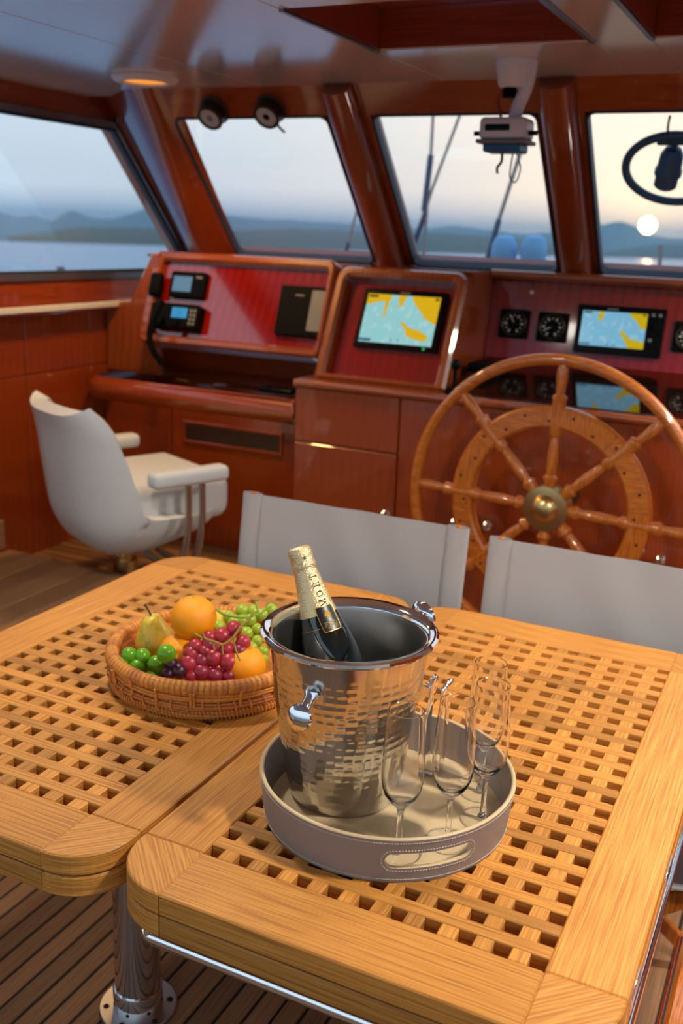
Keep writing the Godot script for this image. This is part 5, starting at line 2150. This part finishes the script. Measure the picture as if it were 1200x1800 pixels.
	for e in gg:
		var px: float = 170 + e[0] / 3.75
		var py: float = 1020 + e[1] / 3.75
		var y := 0.785 + 0.00085 * (1150.0 - py)
		var p := on_y(px, py, y)
		var r: float = e[2] / 3.75 / FOCAL * (EYE - p).dot(look.z)
		var o := put("berry", berry, M.green_grape, green)
		o.transform = Transform3D(Basis.from_euler(Vector3(e[0], e[1], 0.3)).scaled(Vector3.ONE * r), p - at0)
	stem.call([[360, 220], [430, 270], [520, 300], [640, 315], [730, 320]], 0.0028, M.green_stalk, 0.0, green)
	stem.call([[730, 320], [880, 280], [960, 225], [1030, 180]], 0.0018, M.green_stalk, 0.004, green)
	stem.call([[880, 270], [855, 180], [840, 120]], 0.0016, M.green_stalk, 0.004, green)

func basket() -> void:
	var b := thing("fruit_basket", "round coiled wicker basket full of fruit", "basket", BASKET)
	var rng := RandomNumberGenerator.new()
	rng.seed = 4
	var s := tool()
	lathe(s, [Vector2(0, 0.002), Vector2(0.165, 0.002), Vector2(0.165, 0.010), Vector2(0, 0.010)], 64)
	obj("base", s, M.wicker, b)
	# four coils of cane bundles and a thick bound rim
	var rim: Node3D
	var coils := [[0.0085, 0.0105, 0.1745], [0.0245, 0.0105, 0.1765], [0.0405, 0.0100, 0.1780], [0.0580, 0.0125, 0.178]]
	for i in 4:
		var c: Array = coils[i]
		s = tool()
		if i < 3:
			for strand in 6:      # each coil is a bundle of canes
				var pts := []
				var ph := TAU * strand / 6.0
				for k in 90:
					var a := TAU * k / 90
					var r: float = c[2] + cos(ph + a * 1.0) * c[1] * 0.58 + 0.0012 * sin(a * 7.0 + i)
					pts.append(Vector3(cos(a) * r, c[0] + sin(ph + a * 1.0) * c[1] * 0.50, sin(a) * r))
				tube(s, pts, c[1] * 0.27, 8, true)
			obj("coil", s, [M.wicker, M.wicker_dark, M.wicker][i], b)
		else:
			var pts := []
			for k in 120:
				var a := TAU * k / 120
				pts.append(Vector3(cos(a) * c[2], c[0] + 0.001 * sin(a * 5.0), sin(a) * c[2]))
			tube(s, pts, c[1] * 0.93, 12, true)
			rim = obj("rim_core", s, M.wicker, b)
	# binding strips round the rim, each a flat turn of cane
	var turns := 118
	var strip := tool()
	var ring := []
	for side in 2:
		var r := []
		for k in 14:
			var a := TAU * k / 14
			r.append(Vector3((side - 0.5) * 0.0092, sin(a) * 0.0126, cos(a) * 0.0126))
		ring.append(r)
	strip.set_smooth_group(1)
	for k in 14:
		quad(strip, ring[0][k], ring[1][k], ring[1][(k + 1) % 14], ring[0][(k + 1) % 14])
		var e0: Vector3 = ring[0][k] * Vector3(1.02, 0.95, 0.95)
		var f0: Vector3 = ring[0][(k + 1) % 14] * Vector3(1.02, 0.95, 0.95)
		quad(strip, f0, e0, ring[0][k], ring[0][(k + 1) % 14])
		e0 = ring[1][k] * Vector3(1.02, 0.95, 0.95)
		f0 = ring[1][(k + 1) % 14] * Vector3(1.02, 0.95, 0.95)
		quad(strip, e0, f0, ring[1][(k + 1) % 14], ring[1][k])
	var mesh := mesh_of(strip)
	for k in turns:
		var a := TAU * k / turns
		var o := put("binding", mesh, M.wicker if rng.randf() < 0.72 else M.wicker_dark, rim)
		o.transform = Transform3D(Basis(Vector3(0, 1, 0), -a - PI / 2) * Basis(Vector3(0, 1, 0), 0.0), Vector3(cos(a) * 0.178, 0.058 + rng.randf_range(-0.0004, 0.0004), sin(a) * 0.178)) * Transform3D(Basis.from_scale(Vector3(1.0, rng.randf_range(0.97, 1.03), rng.randf_range(0.97, 1.03))), Vector3.ZERO)
	# upright lashings over the coils, in little groups
	for k in 18:
		var a := TAU * k / 18 + 0.05 + 0.06 * sin(k * 5.0)
		for j in (2 if k % 3 == 0 else 1):
			s = tool()
			var pts := []
			var aa := a + j * 0.030
			for q in [[0.054, 0.1910], [0.0485, 0.1885], [0.0405, 0.1875], [0.033, 0.1855], [0.027, 0.186]]:
				pts.append(Vector3(cos(aa) * q[1], q[0], sin(aa) * q[1]))
			tube(s, pts, 0.0025, 6)
			obj("lashing", s, M.wicker, b)
	for row in 2:
		s = tool()
		for k in 170:
			var a := TAU * (k + row * 0.5) / 170
			var pts := []
			var y: float = [0.0085, 0.0235][row]
			for q in 5:
				var f := -1.2 + 2.4 * q / 4
				var r: float = [0.174, 0.1775][row] + cos(f) * 0.0108
				pts.append(Vector3(cos(a + 0.012 * sin(f)) * r, y + sin(f) * 0.0108, sin(a + 0.012 * sin(f)) * r))
			if row == 1 and k % 4 != 0: continue
			tube(s, pts, 0.0011 if row == 0 else 0.0016, 5)
		tag(obj("stitch_canes", s, M.wicker, b), "", "", "", "stuff")


# ---------------------------------------------------------------- on the ceiling and the header
func ceiling_things() -> void:
	downlights()
	# two round instruments on the header
	var T := windscreen()
	for e in [[378, 193, "brass cased barometer with a pale face on the header beam"], [477, 190, "brass cased clock with a small hanging key on the header beam"]]:
		var d := ray(e[0], e[1])
		var k: float = (T.origin - EYE).dot(T.basis.z) / d.dot(T.basis.z)
		var p := EYE + d * k
		var o := thing("wall_clock" if e[0] > 400 else "barometer", e[2], "clock" if e[0] > 400 else "barometer", p)
		o.basis = T.basis
		var turn := Transform3D(Basis(Vector3(1, 0, 0), PI / 2), Vector3.ZERO)
		var s := tool()
		lathe(s, [Vector2(0, 0), Vector2(0.050, 0), Vector2(0.052, 0.004), Vector2(0.046, 0.008), Vector2(0.044, 0.04), Vector2(0.046, 0.044), Vector2(0.044, 0.048), Vector2(0.036, 0.049), Vector2(0.036, 0.044), Vector2(0, 0.044)], 36, turn)
		obj("case", s, M.dark_brass, o)
		s = tool()
		lathe(s, [Vector2(0, 0.0445), Vector2(0.035, 0.0445), Vector2(0.035, 0.0455), Vector2(0, 0.0455)], 32, turn)
		obj("dial", s, M.dial_white, o)
		s = tool()
		lathe(s, [Vector2(0, 0.046), Vector2(0.012, 0.046), Vector2(0.010, 0.047), Vector2(0, 0.047)], 16, turn)
		obj("hands", s, M.grey_plastic if e[0] < 400 else M.black, o)
		if e[0] > 400:
			s = tool()
			tube(s, [Vector3(0.03, -0.02, 0.05), Vector3(0.034, -0.05, 0.04), Vector3(0.036, -0.07, 0.03)], 0.004, 8)
			obj("key", s, M.dark_brass, o)
	searchlight_control()

func downlights() -> void:
	var c := on_y(255, 136, 1.99)
	var glow := plain("lamp_glow", rgb8(240, 190, 110), 0.5)
	glow.emission_enabled = true
	glow.emission = Color(1.0, 0.62, 0.20)
	glow.emission_energy_multiplier = 0.85
	var spots := [[c.x, c.z, "white rimmed amber downlight in the ceiling near the corner post", 0.9], [0.95, -0.22, "bright downlight in the ceiling over the seat locker", 2.35], [-0.65, -0.45, "downlight in the ceiling over the fruit table", 0.9], [1.05, c.z, "downlight in the ceiling over the helm console", 2.6]]
	var n := 0
	for e in spots:
		var o := thing("ceiling_downlight", e[2], "lamp", Vector3(e[0], 1.99, e[1]), 0.0, "ceiling downlights")
		var s := tool()
		lathe(s, [Vector2(0.066, 0.0), Vector2(0.105, 0.0), Vector2(0.105, -0.004), Vector2(0.098, -0.013), Vector2(0.080, -0.018), Vector2(0.068, -0.016), Vector2(0.066, -0.010)].map(func(q): return Vector2(q.x, q.y)), 48)
		obj("rim", s, M.white_trim, o)
		s = tool()
		lathe(s, [Vector2(0, -0.010), Vector2(0.067, -0.010), Vector2(0.067, -0.006), Vector2(0, -0.006)], 40)
		obj("lamp_lens", s, glow, o)
		var l := SpotLight3D.new()
		l.name = "downlight"
		l.light_color = Color(1.0, 0.97, 0.92) if n > 0 else Color(1.0, 0.78, 0.48)
		l.light_energy = e[3]
		l.light_size = 0.07
		l.spot_angle = 75.0
		l.spot_angle_attenuation = 0.6
		l.spot_range = 8.0
		l.spot_attenuation = 2.0
		l.shadow_enabled = true
		l.position = Vector3(0, -0.03, 0)
		l.rotation.x = -PI / 2
		o.add_child(l)
		n += 1

func searchlight_control() -> void:
	var p := on_y(905, 106, 1.99)
	var o := thing("searchlight_control", "white searchlight control hanging from the ceiling on a cone", "searchlight", Vector3(p.x, 1.99, p.z))
	var s := tool()
	lathe(s, [Vector2(0, 0), Vector2(0.052, 0), Vector2(0.052, -0.006), Vector2(0.038, -0.060), Vector2(0.032, -0.066), Vector2(0, -0.066)], 32)
	obj("cone", s, M.white_trim, o)
	s = tool()
	tube(s, curve([Vector3(0.045, 0, 0.0), Vector3(0.042, -0.03, 0.0), Vector3(0.034, -0.07, 0.0), Vector3(0.018, -0.11, 0.0), Vector3(0.010, -0.145, 0)]), 0.017, 14)
	obj("arm", s, M.white_trim, o)
	s = tool()
	rod(s, Vector3(-0.008, -0.065, 0), Vector3(-0.008, -0.09, 0.0), 0.018, 16)
	obj("swivel", s, M.black_matt, o)
	var back := Vector3(-0.008, -0.172, 0)
	s = tool()
	roundbox(s, back + Vector3(0, 0.005, 0), Vector3(0.125, 0.055, 0.09), 0.012, 4)
	obj("housing", s, M.white_trim, o)
	s = tool()
	roundbox(s, back + Vector3(-0.012, 0.006, 0.045), Vector3(0.066, 0.016, 0.008), 0.003, 3)
	obj("slot", s, M.black, o)
	s = tool()
	ab(s, back + Vector3(-0.068, -0.032, -0.05), back + Vector3(0.068, -0.022, 0.05), 0.003)
	obj("flange", s, M.grey_plastic, o)
	s = tool()
	ab(s, back + Vector3(-0.05, -0.053, -0.04), back + Vector3(0.05, -0.031, 0.04), 0.004)
	obj("lower_case", s, M.blue_metal, o)
	for sx in [-1, 1]:
		s = tool()
		rod(s, back + Vector3(sx * 0.06, -0.005, 0.01), back + Vector3(sx * 0.085, -0.005, 0.01), 0.006, 10)
		obj("wing_nut", s, M.black_matt, o)
	s = tool()
	tube(s, curve([back + Vector3(-0.005, -0.05, 0.01), back + Vector3(-0.004, -0.075, 0.012), back + Vector3(-0.014, -0.09, 0.012), back + Vector3(-0.012, -0.105, 0.014)]), 0.0035, 8)
	obj("hook", s, M.black, o)
	s = tool()
	tube(s, curve([back + Vector3(0.03, -0.05, 0.0), back + Vector3(0.045, -0.09, 0.0), back + Vector3(0.035, -0.125, 0.0), back + Vector3(0.018, -0.11, 0.0), back + Vector3(0.022, -0.05, 0.0)]), 0.002, 6)
	obj("wire_loop", s, M.rope, o)
	s = tool()
	tube(s, curve([Vector3(-0.02, -0.064, 0.01), Vector3(-0.034, -0.09, 0.012), Vector3(-0.032, -0.11, 0.012), Vector3(-0.02, -0.145, 0.01)]), 0.004, 8)
	var red := plain("red_wire", rgb8(150, 40, 24), 0.6)
	obj("wire", s, red, o)
